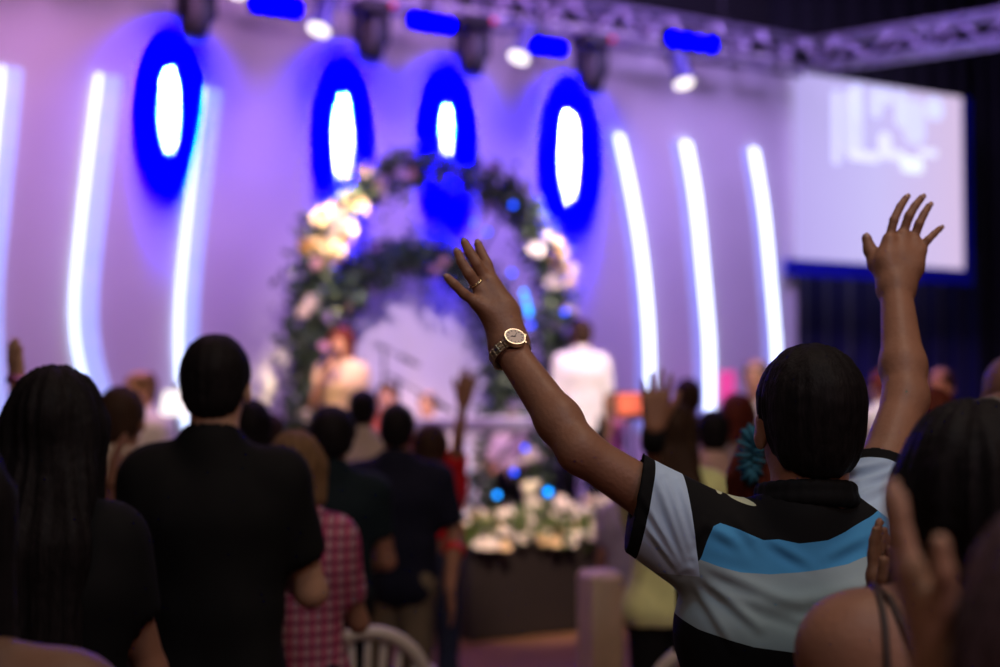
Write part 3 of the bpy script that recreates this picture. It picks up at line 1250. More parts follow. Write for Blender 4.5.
# beige pedestal by the planter
pq = P(600, 382, 6.3)
proot = empty('beige_pedestal', (pq.x, pq.y, 0.0), 0.35)
tag(proot, 'beige upright pedestal box standing in front of the dark planter', 'pedestal')
zt = P(600, 571, 6.3).z
b = MB()
b.box((0, 0, zt / 2), (0.16, 0.20, zt), bev=0.02)
b.build('column', mat('beige_laminate', (0.66, 0.53, 0.40), rough=0.6), proot)
b = MB()
b.box((0, 0, 0.03), (0.20, 0.24, 0.06), bev=0.012)
b.build('plinth', mat('beige_laminate_edge', (0.42, 0.30, 0.22), rough=0.6), proot)


# ------------------------------------------------------------------ plastic chairs
plast = mat('white_plastic', (0.62, 0.55, 0.48), rough=0.35, var=0.04)


def plastic_chair(x, y, rz, label):
    root = empty('plastic_chair', (x, y, 0), rz)
    tag(root, label, 'chair', 'white plastic garden chairs')
    b = MB()
    b.box((0, 0, 0.43), (0.44, 0.42, 0.035), bev=0.015)
    b.build('seat', plast, root)
    for sx in (-1, 1):
        for sy in (-1, 1):
            b = MB()
            b.tube([(sx * 0.19, sy * 0.18, 0.42), (sx * 0.235, sy * 0.23, 0.0)], [0.026, 0.018], 8)
            b.build('leg', plast, root, smooth=True)
    # back: arched rim with fan slats (back is at -y)
    b = MB()
    rim = []
    for i in range(17):
        a = math.pi * i / 16
        cx, z = 0.21 * math.cos(a), 0.60 + 0.24 * math.sin(a)
        rim.append((cx, -0.21 - 0.06 * math.sin(a) * 1.0, z))
    rim = [(0.20, -0.18, 0.43)] + rim + [(-0.20, -0.18, 0.43)]
    b.tube(rim, 0.024, 8)
    b.build('backrest_rim', plast, root, smooth=True)
    b = MB()
    for i in range(-3, 4):
        t = abs(i) / 3.6
        zt_ = 0.60 + 0.24 * math.sqrt(max(0.05, 1 - (i * 0.055 / 0.21) ** 2))
        b.tube([(i * 0.022, -0.19, 0.45), (i * 0.045, -0.22, 0.62), (i * 0.056, -0.265 + 0.02 * t, zt_)], 0.012, 6)
    b.build('backrest_slats', plast, root, smooth=True)
    for sx in (-1, 1):
        b = MB()
        b.tube([(sx * 0.21, -0.22, 0.66), (sx * 0.25, -0.05, 0.655), (sx * 0.25, 0.16, 0.64), (sx * 0.22, 0.20, 0.43)], 0.018, 8)
        b.build('armrest', plast, root, smooth=True)


c1 = P(362, 382, 4.9)
plastic_chair(c1.x, 4.86, 0.2, 'white plastic chair behind the man in the navy shirt and khaki trousers')
plastic_chair(0.70, 4.64, -0.12, 'white plastic chair right of the woman in the yellow top')


# ------------------------------------------------------------------ people
def V3(*a):
    return Vector(a)


def basis(d, hint):
    d = Vector(d).normalized()
    x = Vector(hint) - d * Vector(hint).dot(d)
    x.normalize()
    return d, x, d.cross(x)


def add_hand(S, wrist, d, across, s=1.0, curl=0.25, spread=1.0, fat=1.0, thumb=0.9):
    """d: wrist to knuckles, across: towards the thumb side, palm normal = fingers curl that way"""
    d, ac, _ = basis(d, across)
    return_pts = []
    palm_n = S.palm_n
    pn = palm_n - d * palm_n.dot(d) - ac * palm_n.dot(ac)
    pn.normalize()
    w = Vector(wrist)
    kn = []
    for off, L, pl in ((0.030, .070, .092), (0.010, .078, .096), (-0.011, .073, .091), (-0.030, .058, .083)):
        k = w + d * pl * s + ac * off * s
        kn.append(k)
        S.cap(w + ac * off * 0.5 * s + d * .012 * s, k, .0165 * s * fat, .0115 * s * fat, 0.014 * s)
        dirn = (d + ac * off * 3.4 * spread).normalized()
        p, r = k, .0093 * s * fat
        for j, (fr, c) in enumerate(((.46, .5), (.30, .9), (.24, .8))):
            dirn = (dirn + pn * curl * c).normalized()
            q = p + dirn * L * fr * s
            r2 = r * .9
            S.cap(p, q, r, r2, 0.004 * s if j else 0.009 * s)
            p, r = q, r2
    t0 = w + d * .022 * s + ac * .018 * s + pn * .006 * s
    t1 = w + d * .058 * s + ac * .046 * s * thumb + pn * .014 * s
    t2 = t1 + (d * .75 + ac * .6 * thumb + pn * .15).normalized() * .034 * s
    t3 = t2 + (d * .95 + ac * .3 * thumb + pn * .15).normalized() * .028 * s
    S.cap(t0, t1, .016 * s, .0125 * s * fat, .014 * s)
    S.cap(t1, t2, .0118 * s * fat, .0105 * s * fat, .005 * s)
    S.cap(t2, t3, .0105 * s * fat, .0085 * s * fat, .004 * s)


def person(px, Y, top, yaw=0.0, H=None, floor=0.0, sex='m', bw=1.0, vox=0.008, arms=None, name='person',
           skinm=None, shirt=None, shirt_kind='tee', legs=None, hair=None, hairstyle='short', head=(0, 0, 0),
           label='', group=None, shoes=None, sleeve_base=True, ar={}, hand_vox=None, sleeve=0.55, hem=None,
           hairlen=0.45, loc=None, sit=False, shirt_disp=None, shirt_attrs=None, fat=1.0,
           hat=None, shirt_inf=0.012, hair_inf=0.0, neck_px=None, shirt_mods=None, body_attr=None):
    """px: pixel column of the head, Y: distance, top: pixel row of the hair top -> height"""
    g = P(px, 382, Y)
    if H is None:
        H = CAMZ - (top - 382) / F * Y - floor - 0.012
        if sit:
            H = H + 0.45
    s = H / 1.75
    base = Vector((g.x, Y, floor)) if loc is None else Vector((loc[0], loc[1], floor))
    root = empty(name, base, yaw)
    tag(root, label, 'person', group)
    Ri = Matrix.Rotation(-yaw, 3, 'Z')

    def L(p):                      # world -> local
        return Ri @ (Vector(p) - base)

    dz = -0.45 if sit else 0.0
    fem = sex == 'f'
    shw = (0.152 if fem else 0.172) * s * bw
    SJ = {-1: V3(-shw, 0, .803 * H + dz), 1: V3(shw, 0, .803 * H + dz)}
    arms = arms or {}
    A = {}
    for sd in (-1, 1):
        a = arms.get(sd, 'down')
        sj = SJ[sd].copy()
        pn = V3(-sd, 0, 0)
        acr = V3(0, 1, 0)
        if a == 'down':
            el = V3(sd * (shw + .055 * s), -.01, .632 * H + dz)
            wr = V3(sd * (shw + .06 * s), .07 * s, .49 * H + dz)
            hd = V3(0, .15, -1)
        elif a == 'clap':
            el = V3(sd * (shw + .07 * s), .06, .645 * H + dz)
            wr = V3(sd * .055 * s, .30 * s, .70 * H + dz)
            hd = V3(-sd * .25, .5, .85)
            pn, acr = V3(-sd, 0, -.2), V3(0, -.8, .5)
        elif a == 'mic':
            el = V3(sd * (shw + .04 * s), .10, .66 * H + dz)
            wr = V3(sd * .06 * s, .24 * s, .80 * H + dz)
            hd = V3(-sd * .4, .1, .6)
            pn, acr = V3(-sd * .3, -1, 0), V3(0, 0, 1)
        elif a == 'fold':
            el = V3(sd * (shw + .06 * s), .03, .63 * H + dz)
            wr = V3(sd * .02 * s, .20 * s, .62 * H + dz)
            hd = V3(-sd, .2, 0)
            pn, acr = V3(0, -1, 0), V3(0, 0, 1)
        else:
            if a.get('S') is not None:
                sj = L(a['S'])
            el, wr = L(a['E']), L(a['W'])
            hd = (L(a['T']) - wr) if a.get('T') is not None else (wr - el)
            pn = Ri @ Vector(a.get('palm', (0, 1, 0)))
            acr = Ri @ Vector(a.get('across', (-sd, 0, 0)))
        A[sd] = dict(S=sj, E=el, W=wr, hd=hd, pn=pn, acr=acr, a=a)

    # ---- body
    B = Sdf()
    nb = V3(0, -.012 * s, .845 * H + dz)
    hc = V3(0, .012 * s, H + dz - .110 * s)
    hc += Vector(head[3:6]) if len(head) > 3 else V3(0, 0, 0)
    R = (Matrix.Rotation(head[0], 3, 'Z') @ Matrix.Rotation(head[1], 3, 'X') @ Matrix.Rotation(head[2], 3, 'Y'))

    def hp(x, y, z):
        return hc + R @ V3(x * s, y * s, z * s)

    def torso(S, inf, skin_=False):
        f = (V3(0, 1, 0), 0.72)
        S.cap((-.088 * s * bw, .005, .755 * H + dz), (.088 * s * bw, .005, .755 * H + dz), .112 * s + inf, k=.04)
        wx = .050 if fem else .066
        S.cap((-wx * s * bw, 0, .63 * H + dz), (wx * s * bw, 0, .63 * H + dz), (.092 if fem else .102) * s * fat + inf, k=.10 * s)
        S.cap((0, 0, .74 * H + dz), (0, 0, .62 * H + dz), .10 * s + inf, k=.08 * s)
        hx = .088 if fem else .078
        S.cap((-hx * s * bw, -.01, .535 * H + dz), (hx * s * bw, -.01, .535 * H + dz), .100 * s * fat + inf, k=.08 * s)
        for sd in (-1, 1):
            a = A[sd]
            S.cap((sd * .05 * s, -.01, .79 * H + dz), a['S'], .070 * s + inf, .052 * s + inf, k=.05 * s)
            S.cap(nb + V3(0, 0, .005), a['S'].lerp(nb, .25), .042 * s + inf, .046 * s + inf, k=.04 * s)
            S.cap(a['S'], V3(sd * .11 * s * bw, 0, .70 * H + dz), .050 * s + inf, .060 * s + inf, k=.05 * s)
            if fem:
                S.ell((sd * .062 * s, .095 * s, .735 * H + dz), (.055 * s + inf, .055 * s + inf, .06 * s + inf), k=.03)

    def arm(S, sd, inf, frac=None, k=.03):
        a = A[sd]
        q = ar.get(sd, 1.0)
        Sx, E, Wp = a['S'], a['E'], a['W']
        tw = .86 if fem else 1.0
        if frac is not None and frac <= 1:
            e2 = Sx.lerp(E, frac)
            S.cap(Sx, e2, .053 * s * tw + inf, (.053 - .012 * frac) * s * tw + inf * 1.25, k=k)
            return e2
        S.cap(Sx, Sx.lerp(E, .45), .050 * s * tw * (q * .5 + .5) + inf, .048 * s * tw * q + inf, k=k)
        S.cap(Sx.lerp(E, .45), E, .048 * s * tw * q + inf, .038 * s * tw * q + inf, k=.02)
        m = E.lerp(Wp, .28)
        S.cap(E, m, .038 * s * tw * q + inf, .0395 * s * tw * q + inf, k=.02)
        S.cap(m, Wp, .0400 * s * tw * q + inf, .0265 * s * tw + inf, k=.02)

    torso(B, 0, True)
    B.cap(nb - V3(0, 0, .02), hp(0, -.022, -.085), .060 * s, (.050 if fem else .057) * s, k=.035)
    for sd in (-1, 1):
        arm(B, sd, 0)
        a = A[sd]
        ha = a['a']
        if isinstance(ha, dict) and ha.get('fingers'):
            f = ha['fingers']
            for pts, rs, kk in f:
                pts = [L(p) for p in pts]
                if len(pts) == 3:      # tendon on the back of the hand
                    q_ = [p_ - V3(0, r_ * .78, 0) for p_, r_ in zip(pts, rs)]
                    B.chain([q_[0].lerp(q_[1], .6), q_[1].lerp(q_[2], .3), q_[2]], [.0022, .0034, .0048], .006)
                B.chain(pts, [r_ * ((.98 if sd < 0 else .80) if kk < .005 else 1) for r_ in rs], .0025 if kk < .005 else kk)
        else:
            B.palm_n = a['pn']
            hs = s * (0.92 if fem else 1.0) * (ha.get('hs', 1) if isinstance(ha, dict) else 1)
            cu = ha.get('curl', .25) if isinstance(ha, dict) else (.5 if ha in ('down', 'mic') else .12)
            if ha == 'mic':
                cu = 1.0
            add_hand(B, a['W'], a['hd'], a['acr'], hs, cu, ha.get('spread', 1) if isinstance(ha, dict) else .5,
                     fat=1.0 if vox < .007 else 1.12)
    # legs
    LG = {}
    for sd in (-1, 1):
        hj = V3(sd * .088 * s, 0, .51 * H + dz)
        if sit:
            kn = V3(sd * .12 * s, .42 * s, .30 * H)
            an = V3(sd * .12 * s, .40 * s, .05 * H)
        else:
            kn = V3(sd * .10 * s, .015, .285 * H)
            an = V3(sd * .105 * s, -.02, .05 * H)
        LG[sd] = (hj, kn, an)
        B.cap(hj, kn, .082 * s * fat, .054 * s, k=.03)
        B.cap(kn, kn.lerp(an, .3), .052 * s, .054 * s, k=.02)
        B.cap(kn.lerp(an, .3), an, .054 * s, .036 * s, k=.02)
        B.cap(an, an + V3(0, .13 * s, -.055 * s), .034 * s, .022 * s, k=.02)
    # head
    B.ell(hp(0, -.010, .018), (.075 * s, .093 * s, .088 * s), k=.02, R=R)
    B.ell(hp(0, .020, -.045), (.060 * s, .070 * s, .072 * s), k=.03, R=R)
    B.ell(hp(0, .060, -.100), (.026 * s, .022 * s, .018 * s), k=.035, R=R)          # chin
    B.cap(hp(0, .082, .0), hp(0, .103, -.036), .007 * s, .0115 * s, k=.012)          # nose
    B.cap(hp(-.012, .090, -.040), hp(.012, .090, -.040), .008 * s, k=.006)
    for sd in (-1, 1):
        B.cap(hp(sd * .012, .083, .016), hp(sd * .045, .068, .014), .009 * s, k=.012)   # brow
        B.ell(hp(sd * .030, .088, -.004), (.016 * s, .010 * s, .010 * s), k=.010, R=R, mode='s')
        B.cap(hp(sd * .019, .0785, .0045), hp(sd * .041, .0745, .0035), .0048 * s, k=.004)    # upper lid
        B.cap(hp(sd * .020, .0770, -.0125), hp(sd * .040, .0740, -.0125), .0042 * s, k=.004)   # lower lid
        B.ell(hp(sd * .042, .058, -.030), (.018 * s, .016 * s, .015 * s), k=.02, R=R)    # cheek
        B.ell(hp(sd * .078, -.006, -.022), (.008 * s, .017 * s, .030 * s), k=.006, R=R @ Matrix.Rotation(sd * -.35, 3, 'Z'))  # ear
        B.ell(hp(sd * .088, .002, -.018), (.004 * s, .008 * s, .013 * s), k=.003, R=R, mode='s')
    B.cap(hp(-.018, .084, -.066), hp(.018, .084, -.066), .0062 * s, k=.006)           # lips
    B.cap(hp(-.014, .083, -.077), hp(.014, .083, -.077), .0070 * s, k=.004)
    body = B.build('body', vox, skinm, root, attrs=body_attr)
    for sd in (-1, 1):
        e = MB()
        e.sphere(hp(sd * .030, .0705, -.004), .0118 * s, 12)
        e.build('eye', mat('eye_white', (.42, .38, .36), rough=.3), root, smooth=True)
        e = MB()
        e.sphere(hp(sd * .030, .0775, -.004), .0058 * s, 10)
        e.build('iris', mat('eye_dark', (.03, .015, .01), rough=.1), root, smooth=True)

    # ---- top
    if shirt is not None:
        T = Sdf()
        torso(T, shirt_inf)
        for sd in (-1, 1):
            if sleeve_base:
                arm(T, sd, shirt_inf + .003, sleeve if sleeve > 0.02 else 0.02, k=.035)
            a = A[sd]
            # sleeve opening
            if .1 < sleeve <= 1 and sleeve_base:
                dd = (a['E'] - a['S']).normalized()
                cu = a['S'].lerp(a['E'], sleeve)
                T.cap(cu - dd * .035 * s, cu + dd * .3 * s, .0515 * s * (.9 if fem else 1.0), k=.003, mode='s')
        T.cap(nb - V3(0, 0, .05 * s), nb + V3(0, 0, .018), .066 * s + shirt_inf, .060 * s + shirt_inf, k=.03)
        if shirt_mods:
            shirt_mods(T, A, s)
        hz = (hem if hem is not None else .50) * H + dz
        # hem: everything under it goes
        T.ell((0, 0, hz - .6), (.8, .8, .6), k=.004, mode='s')
        # neck opening
        T.cap(nb + V3(0, .016, .040 * s), nb + V3(0, .05, .3), .062 * s, .10 * s, k=.006, mode='s')
        if shirt_kind in ('tank', 'strap'):
            T.cap(nb + V3(0, .02, -.05 * s), nb + V3(0, .05, .3), .085 * s, .10 * s, k=.01, mode='s')
        vs_ = vox if vox < .006 else max(vox, .009)

        def default_disp(V, n):
            f = vnoise(V * np.array([9, 9, 4.5])) * .007 + vnoise(V * np.array([22, 22, 9]) + 7) * .003
            return f
        T.build('shirt', vs_, shirt, root, disp=shirt_disp or default_disp, attrs=shirt_attrs)
    # ---- trousers
    if legs is not None:
        T = Sdf()
        T.cap((-.085 * s * bw, -.008, .535 * H + dz), (.085 * s * bw, -.008, .535 * H + dz), .104 * s * fat, k=.04)
        T.cap((-.06 * s, 0, .57 * H + dz), (.06 * s, 0, .57 * H + dz), .100 * s * fat, k=.04)
        for sd in (-1, 1):
            hj, kn, an = LG[sd]
            T.cap(hj, kn, .092 * s * fat, .066 * s, k=.03)
            T.cap(kn, an, .064 * s, .055 * s, k=.02)
        T.ell((0, 0, .61 * H + dz + .3), (.6, .6, .3), k=.004, mode='s')

        def tdisp(V, n):
            return vnoise(V * np.array([10, 10, 7]) + 3) * .006
        T.build('trousers', max(vox, .010), legs, root, disp=tdisp)
        for sd in (-1, 1):
            an = LG[sd][2]
            T = Sdf()
            T.cap((an.x, an.y - .03, .038 * s), (an.x + sd * .012, an.y + .15 * s, .030 * s), .038 * s, .034 * s, k=.02)
            T.cap((an.x, an.y - .02, .075 * s), (an.x, an.y + .03, .06 * s), .036 * s, .034 * s, k=.02)
            T.ell((0, 0, -.3), (.9, .9, .3025), k=.003, mode='s')
            T.build('shoe', .009, shoes or mat('shoe_black', (.02, .02, .02), rough=.4), root)
    # ---- hair
    if hair is not None:
        Hh = Sdf()
        i = hair_inf
        cutv = True
        Hh.ell(hp(0, -.014, .024), ((.084 + i) * s, (.102 + i) * s, (.094 + i) * s), k=.02, R=R)
        if hairstyle in ('short', 'balding'):
            Hh.ell(hp(0, -.045, -.03), ((.070 + i) * s, (.062 + i) * s, .070 * s), k=.02, R=R)
            Hh.cut(hp(0, -.085, -.098), R @ V3(0, .55, -.9), k=.012)
            for sd in (-1, 1):
                Hh.ell(hp(sd * .092, .0, -.040), (.020 * s, .026 * s, .036 * s), k=.008, R=R, mode='s')
            if hairstyle == 'balding':
                Hh.ell(hp(0, .02, .115), (.062 * s, .085 * s, .06 * s), k=.02, R=R, mode='s')
        else:
            ln = hairlen
            nd = V3(0, 0, -1)
            b0 = hp(0, -.040, -.02)
            if hairstyle == 'long':
                endp = V3(b0.x, b0.y - .105 * s, b0.z - ln)
                mp_ = V3(b0.x, b0.y - .085 * s, b0.z - .22 * s)
                for q_ in (-1, 1):
                    Hh.cap(b0 + V3(q_ * .03, 0, 0), mp_ + V3(q_ * .04, 0, 0), (.062 + i) * s, .058 * s, k=.04, flat=(V3(0, 1, 0), .75))
                    Hh.cap(mp_ + V3(q_ * .04, 0, 0), endp + V3(q_ * .05, 0, 0), .058 * s, .052 * s, k=.04, flat=(V3(0, 1, 0), .75))
                for sd in (-1, 1):
                    Hh.cap(hp(sd * .066, .005, .0), hp(sd * .066, .005, 0) + V3(sd * .02, -.01, -ln * .75), .030 * s, .030 * s, k=.03)
            elif hairstyle == 'bob':
                for sd in (-1, 1):
                    Hh.cap(hp(sd * .060, -.01, .0), hp(sd * .068, -.02, -.10), .040 * s, .036 * s, k=.03)
                Hh.cap(hp(0, -.06, -.02), hp(0, -.06, -.12), .060 * s, .055 * s, k=.03)
            elif hairstyle == 'pony':
                Hh.ell(hp(0, -.045, -.02), (.068 * s, .060 * s, .065 * s), k=.02, R=R)
                Hh.cap(hp(0, -.10, .02), hp(0, -.14, -.02), .028 * s, .034 * s, k=.01)
                Hh.cap(hp(0, -.14, -.02), hp(0, -.135, -.16), .034 * s, .022 * s, k=.02)
            elif hairstyle == 'bun':
                Hh.ell(hp(0, -.045, -.02), (.068 * s, .060 * s, .065 * s), k=.02, R=R)
                Hh.ell(hp(0, -.11, .05), (.042 * s, .038 * s, .040 * s), k=.012, R=R)
        Hh.ell(hp(0, .105, -.045), (.082 * s, .072 * s, .095 * s), k=.015, R=R, mode='s')

        def hdisp(V, n):
            w = V - np.array(hc)
            an = np.arctan2(w[:, 0], w[:, 1])
            q = np.stack([an * 9, w[:, 2] * 5, np.full(len(V), 3.0)], 1)
            q2 = np.stack([an * 22, w[:, 2] * 9, np.full(len(V), 9.0)], 1)
            a1, a2 = (.0022, .0016) if hairstyle == 'short' else (.006, .003)
            return vnoise(q) * a1 + vnoise(q2) * a2 + vnoise(V * 70) * .0012
        Hh.build('hair', max(vox, .005), hair, root, disp=hdisp)
    return root, dict(L=L, A=A, hp=hp, s=s, H=H, base=base, nb=nb, R=R)


SKB = skin('brown', (0.29, 0.138, 0.085))
SKL = skin('light', (0.48, 0.27, 0.18))
SKD = skin('dark', (0.17, 0.085, 0.05))
SKW = skin('warm', (0.55, 0.30, 0.18))
HBLK = hairm('black', (0.010, 0.008, 0.009))
HBRN = hairm('brown', (0.045, 0.024, 0.015))
HLBR = hairm('light_brown', (0.16, 0.09, 0.045))
HRED = hairm('auburn', (0.12, 0.025, 0.015))
HGRY = hairm('grey', (0.20, 0.17, 0.16))
BLK = cloth('black', (0.005, 0.005, 0.006))
DNAVY = cloth('dark_navy', (0.007, 0.008, 0.022))
DTEAL = cloth('dark_teal', (0.006, 0.014, 0.019))
JEAN = cloth('jeans', (0.03, 0.04, 0.08))
KHAKI = cloth('khaki', (0.16, 0.125, 0.085))
WHT = cloth('white', (0.75, 0.73, 0.70))
CREAM = cloth('cream', (0.62, 0.50, 0.38))

# ---- the man with both arms raised, in the striped polo shirt ----
hero_px, heroY = 811, 2.12
heroX = (796 - 500) / F * heroY
ch = 1.0
LS, LE, LW = P(735, 551, 2.11), P(580, 451, 2.10), P(508, 348, 2.22)
RS, RE, RW = P(864, 540, 2.14), P(906, 398, 2.28), P(896, 288, 2.40)


def PX(*t):
    return [P(*q) for q in t]


mm = 0.001
Lf = [  # left hand, seen from its back; digits as pixel chains with their distance
    (PX((505, 345, 2.225), (497, 318, 2.235), (477, 303, 2.230)), [26 * mm, 20 * mm, 12.5 * mm], .014),
    (PX((508, 345, 2.225), (497, 315, 2.240), (480, 290, 2.245)), [26 * mm, 19 * mm, 12.5 * mm], .014),
    (PX((510, 345, 2.225), (502, 310, 2.245), (487, 282, 2.255)), [26 * mm, 19 * mm, 12.5 * mm], .014),
    (PX((513, 342, 2.225), (506, 312, 2.245), (493, 283, 2.260)), [24 * mm, 18 * mm, 12.5 * mm], .014),
    (PX((477, 303, 2.230), (464, 294, 2.220), (454, 284, 2.215), (447.5, 277.5, 2.220)), [9.6 * mm, 8.6 * mm, 7.8 * mm, 6.8 * mm], .004),
    (PX((480, 290, 2.245), (469, 274, 2.235), (461, 261, 2.240), (457.5, 252, 2.250)), [10.2 * mm, 9.4 * mm, 8.4 * mm, 7.2 * mm], .004),
    (PX((487, 282, 2.255), (477, 264, 2.250), (469, 251, 2.255), (464.5, 242, 2.265)), [10.4 * mm, 9.6 * mm, 8.6 * mm, 7.6 * mm], .004),
    (PX((493, 283, 2.260), (487, 264, 2.265), (481, 252, 2.275), (478, 244, 2.285)), [10.2 * mm, 9.2 * mm, 8.4 * mm, 7.4 * mm], .004),
    (PX((511, 335, 2.235), (506, 318, 2.270), (500, 300, 2.300), (494, 288, 2.320)), [15 * mm, 13 * mm, 10.8 * mm, 9 * mm], .008),
]
Rf = [
    (PX((892, 288, 2.405), (886, 262, 2.42), (889, 240, 2.43)), [25 * mm, 19 * mm, 12.5 * mm], .016),
    (PX((895, 288, 2.405), (899, 258, 2.425), (902, 236, 2.44)), [25 * mm, 19 * mm, 12.5 * mm], .016),
    (PX((898, 288, 2.405), (907, 262, 2.425), (913, 241, 2.44)), [25 * mm, 18 * mm, 12.5 * mm], .016),
    (PX((899, 288, 2.405), (912, 268, 2.42), (920, 250, 2.43)), [24 * mm, 17 * mm, 11.5 * mm], .016),
    (PX((889, 240, 2.43), (894, 220, 2.43), (900, 207, 2.44), (906, 198, 2.45)), [10.6 * mm, 10 * mm, 9 * mm, 8 * mm], .004),
    (PX((902, 236, 2.44), (909, 216, 2.435), (915, 206, 2.44), (921.5, 198, 2.45)), [10.8 * mm, 10.4 * mm, 9.2 * mm, 8 * mm], .004),
    (PX((913, 241, 2.44), (919, 224, 2.435), (924, 214, 2.44), (929, 206, 2.45)), [10.4 * mm, 10 * mm, 8.8 * mm, 7.8 * mm], .004),
    (PX((920, 250, 2.43), (928, 240, 2.425), (934, 234, 2.43), (940, 228.5, 2.44)), [9.4 * mm, 8.6 * mm, 7.8 * mm, 7 * mm], .004),
    (PX((887, 280, 2.41), (876, 264, 2.435), (870, 250, 2.445), (866.5, 238, 2.45)), [15 * mm, 13.5 * mm, 10.5 * mm, 9 * mm], .009),
]


def bX(px, Y=2.02):
    return (px - 500) / F * Y


def bZ(py, Y=2.02):
    return CAMZ - (py - 382) / F * Y


hero_base = V3(heroX, heroY, 0)


CUTL = P(634, 496, 2.10)
CUTN = V3(-1, 0, .20).normalized()


def hero_attrs(V):
    x = V[:, 0] + hero_base.x
    z = V[:, 2]
    xs = [bX(q) for q in (696, 702, 707, 715, 722, 740, 765, 780, 800, 830, 850, 880, 892)]
    zb = np.interp(x, xs, [bZ(q) for q in (565, 560, 545, 527, 524, 530, 541, 540, 544, 541, 534, 520, 512)])
    xw = [bX(q) for q in (690, 700, 720, 740, 770, 800, 850, 890)]
    zw = np.interp(x, xw, [bZ(q) for q in (556, 560, 567, 572, 574, 572, 565, 552)])
    xk = [bX(q) for q in (680, 700, 750, 800, 850, 900)]
    zk = np.interp(x, xk, [bZ(q) for q in (622, 631, 643, 648, 651, 649)])
    # sleeves: signed distance past the armhole seam
    seamL = (bX(699) - (z - bZ(560)) * .12) - x
    seamR = x - (bX(896) - (z - bZ(520)) * 1.2)
    sl = np.minimum(np.maximum(seamL, seamR), z - bZ(578))
    out = {'black_yoke': z - zb, 'blue_band': z - zw, 'hem_band': zk - z, 'sleeve': sl}
    cu = np.full(len(V), -1.0)
    cu = np.where(np.abs(V[:, 0] + hero_base.x - CUTL.x) < .08, (V - np.array(CUTL - hero_base)) @ np.array(CUTN) + .020, -1)
    for S_, E_, fr in ((RS, RE, HSL[1]),):
        S0, E0 = np.array(S_ - hero_base), np.array(E_ - hero_base)
        d = E0 - S0
        Ln = np.linalg.norm(d)
        t = (V - S0) @ (d / Ln)
        perp = np.linalg.norm(V - S0 - t[:, None] * (d / Ln), axis=1)
        c = t - (fr * Ln - .021)
        c[perp > .12] = -1
        cu = np.maximum(cu, c)
    out['cuff'] = cu
    # cream insets at the collar base
    ci = np.full(len(V), -1.0)
    for (x0, z0, w, h, sl_) in ((bX(749), bZ(503), .017, .0045, .35), (bX(727), bZ(495), .005, .0035, .1), (bX(856), bZ(491), .012, .007, -.5)):
        dx, dzz = x - x0, z - z0
        u = dx + dzz * sl_
        v = dzz + dx * sl_ * 1.0
        ci = np.maximum(ci, 1 - (u / w) ** 2 - (v / h) ** 2)
    out['inset'] = np.where(V[:, 1] < 0.02, ci, -1)
    return out


HSL = {-1: 0.60, 1: 0.50}
pm = bpy.data.materials.new('cloth_striped_polo')
pm.use_nodes = True
nt = pm.node_tree
bs = nt.nodes['Principled BSDF']
bs.inputs['Roughness'].default_value = 0.85
bs.inputs['Specular IOR Level'].default_value = 0.2


def thr(nm, v=0.0):
    a = nt.nodes.new('ShaderNodeAttribute')
    a.attribute_name = nm
    g = nt.nodes.new('ShaderNodeMath')
    g.operation = 'GREATER_THAN'
    g.inputs[1].default_value = v
    nt.links.new(a.outputs['Fac'], g.inputs[0])
    return g.outputs[0]


def mixc(fac, a, b):
    m = nt.nodes.new('ShaderNodeMix')
    m.data_type = 'RGBA'
    nt.links.new(fac, m.inputs[0])
    for sock, v in ((m.inputs[6], a), (m.inputs[7], b)):
        if isinstance(v, tuple):
            sock.default_value = (*v, 1)
        else:
            nt.links.new(v, sock)
    return m.outputs[2]


KB, BL, WH = (0.005, 0.005, 0.006), (0.075, 0.35, 0.70), (0.33, 0.44, 0.49)
c = mixc(thr('blue_band'), WH, BL)
c = mixc(thr('black_yoke'), c, KB)
c = mixc(thr('hem_band'), c, KB)
c = mixc(thr('inset'), c, (0.55, 0.6, 0.42))
c = mixc(thr('sleeve'), c, (0.50, 0.66, 0.88))
c = mixc(thr('cuff'), c, KB)
nt.links.new(c, bs.inputs['Base Color'])
wv = nt.nodes.new('ShaderNodeTexNoise')
wv.inputs['Scale'].default_value = 500
bp = nt.nodes.new('ShaderNodeBump')
bp.inputs['Strength'].default_value = .1
bp.inputs['Distance'].default_value = .004
nt.links.new(wv.outputs[0], bp.inputs['Height'])
nt.links.new(bp.outputs[0], bs.inputs['Normal'])


def seg_ridge(V, a, b, w, h, taper=True):
    a, b = np.array(a), np.array(b)
    d = b - a
    t = np.clip(((V - a) @ d) / (d @ d), 0, 1)
    dist = np.linalg.norm(V - a - t[:, None] * d, axis=1)
    pr = h * np.exp(-(dist / w) ** 2)
    return pr * (np.sin(np.pi * np.clip(t, .04, .96)) ** .5 if taper else 1)


FOLDS = [  # creases: (pixel path a, b, width mm, height mm), on the back surface at the given distance
    ((700, 573), (760, 628), 9, 7, 1.99), ((698, 580), (735, 650), 9, 6, 1.99), ((704, 566), (800, 607), 10, 6, 2.0),
    ((760, 600), (880, 608), 12, 6, 2.0), ((800, 600), (890, 585), 10, 5, 2.0), ((720, 590), (830, 630), 9, 4, 2.0),
    ((770, 540), (815, 566), 9, 6, 2.0), ((715, 530), (740, 545), 9, 6, 2.0), ((830, 560), (880, 540), 9, 5, 2.0),
    ((740, 520), (760, 548), 10, 6, 2.0), ((700, 545), (712, 520), 8, 5, 2.0),
    # sleeve folds running from the shoulder to the armpit
    ((655, 470), (692, 570), 7, 7, 2.0), ((668, 478), (696, 560), 6, 6, 2.0), ((645, 500), (688, 574), 6, 5, 2.0),
    ((684, 484), (699, 545), 6, 5, 2.0), ((650, 530), (684, 577), 6, 5, 2.0),
    ((850, 478), (900, 462), 6, 5, 2.1), ((852, 488), (905, 470), 6, 5, 2.1), ((858, 496), (905, 480), 6, 5, 2.1)]
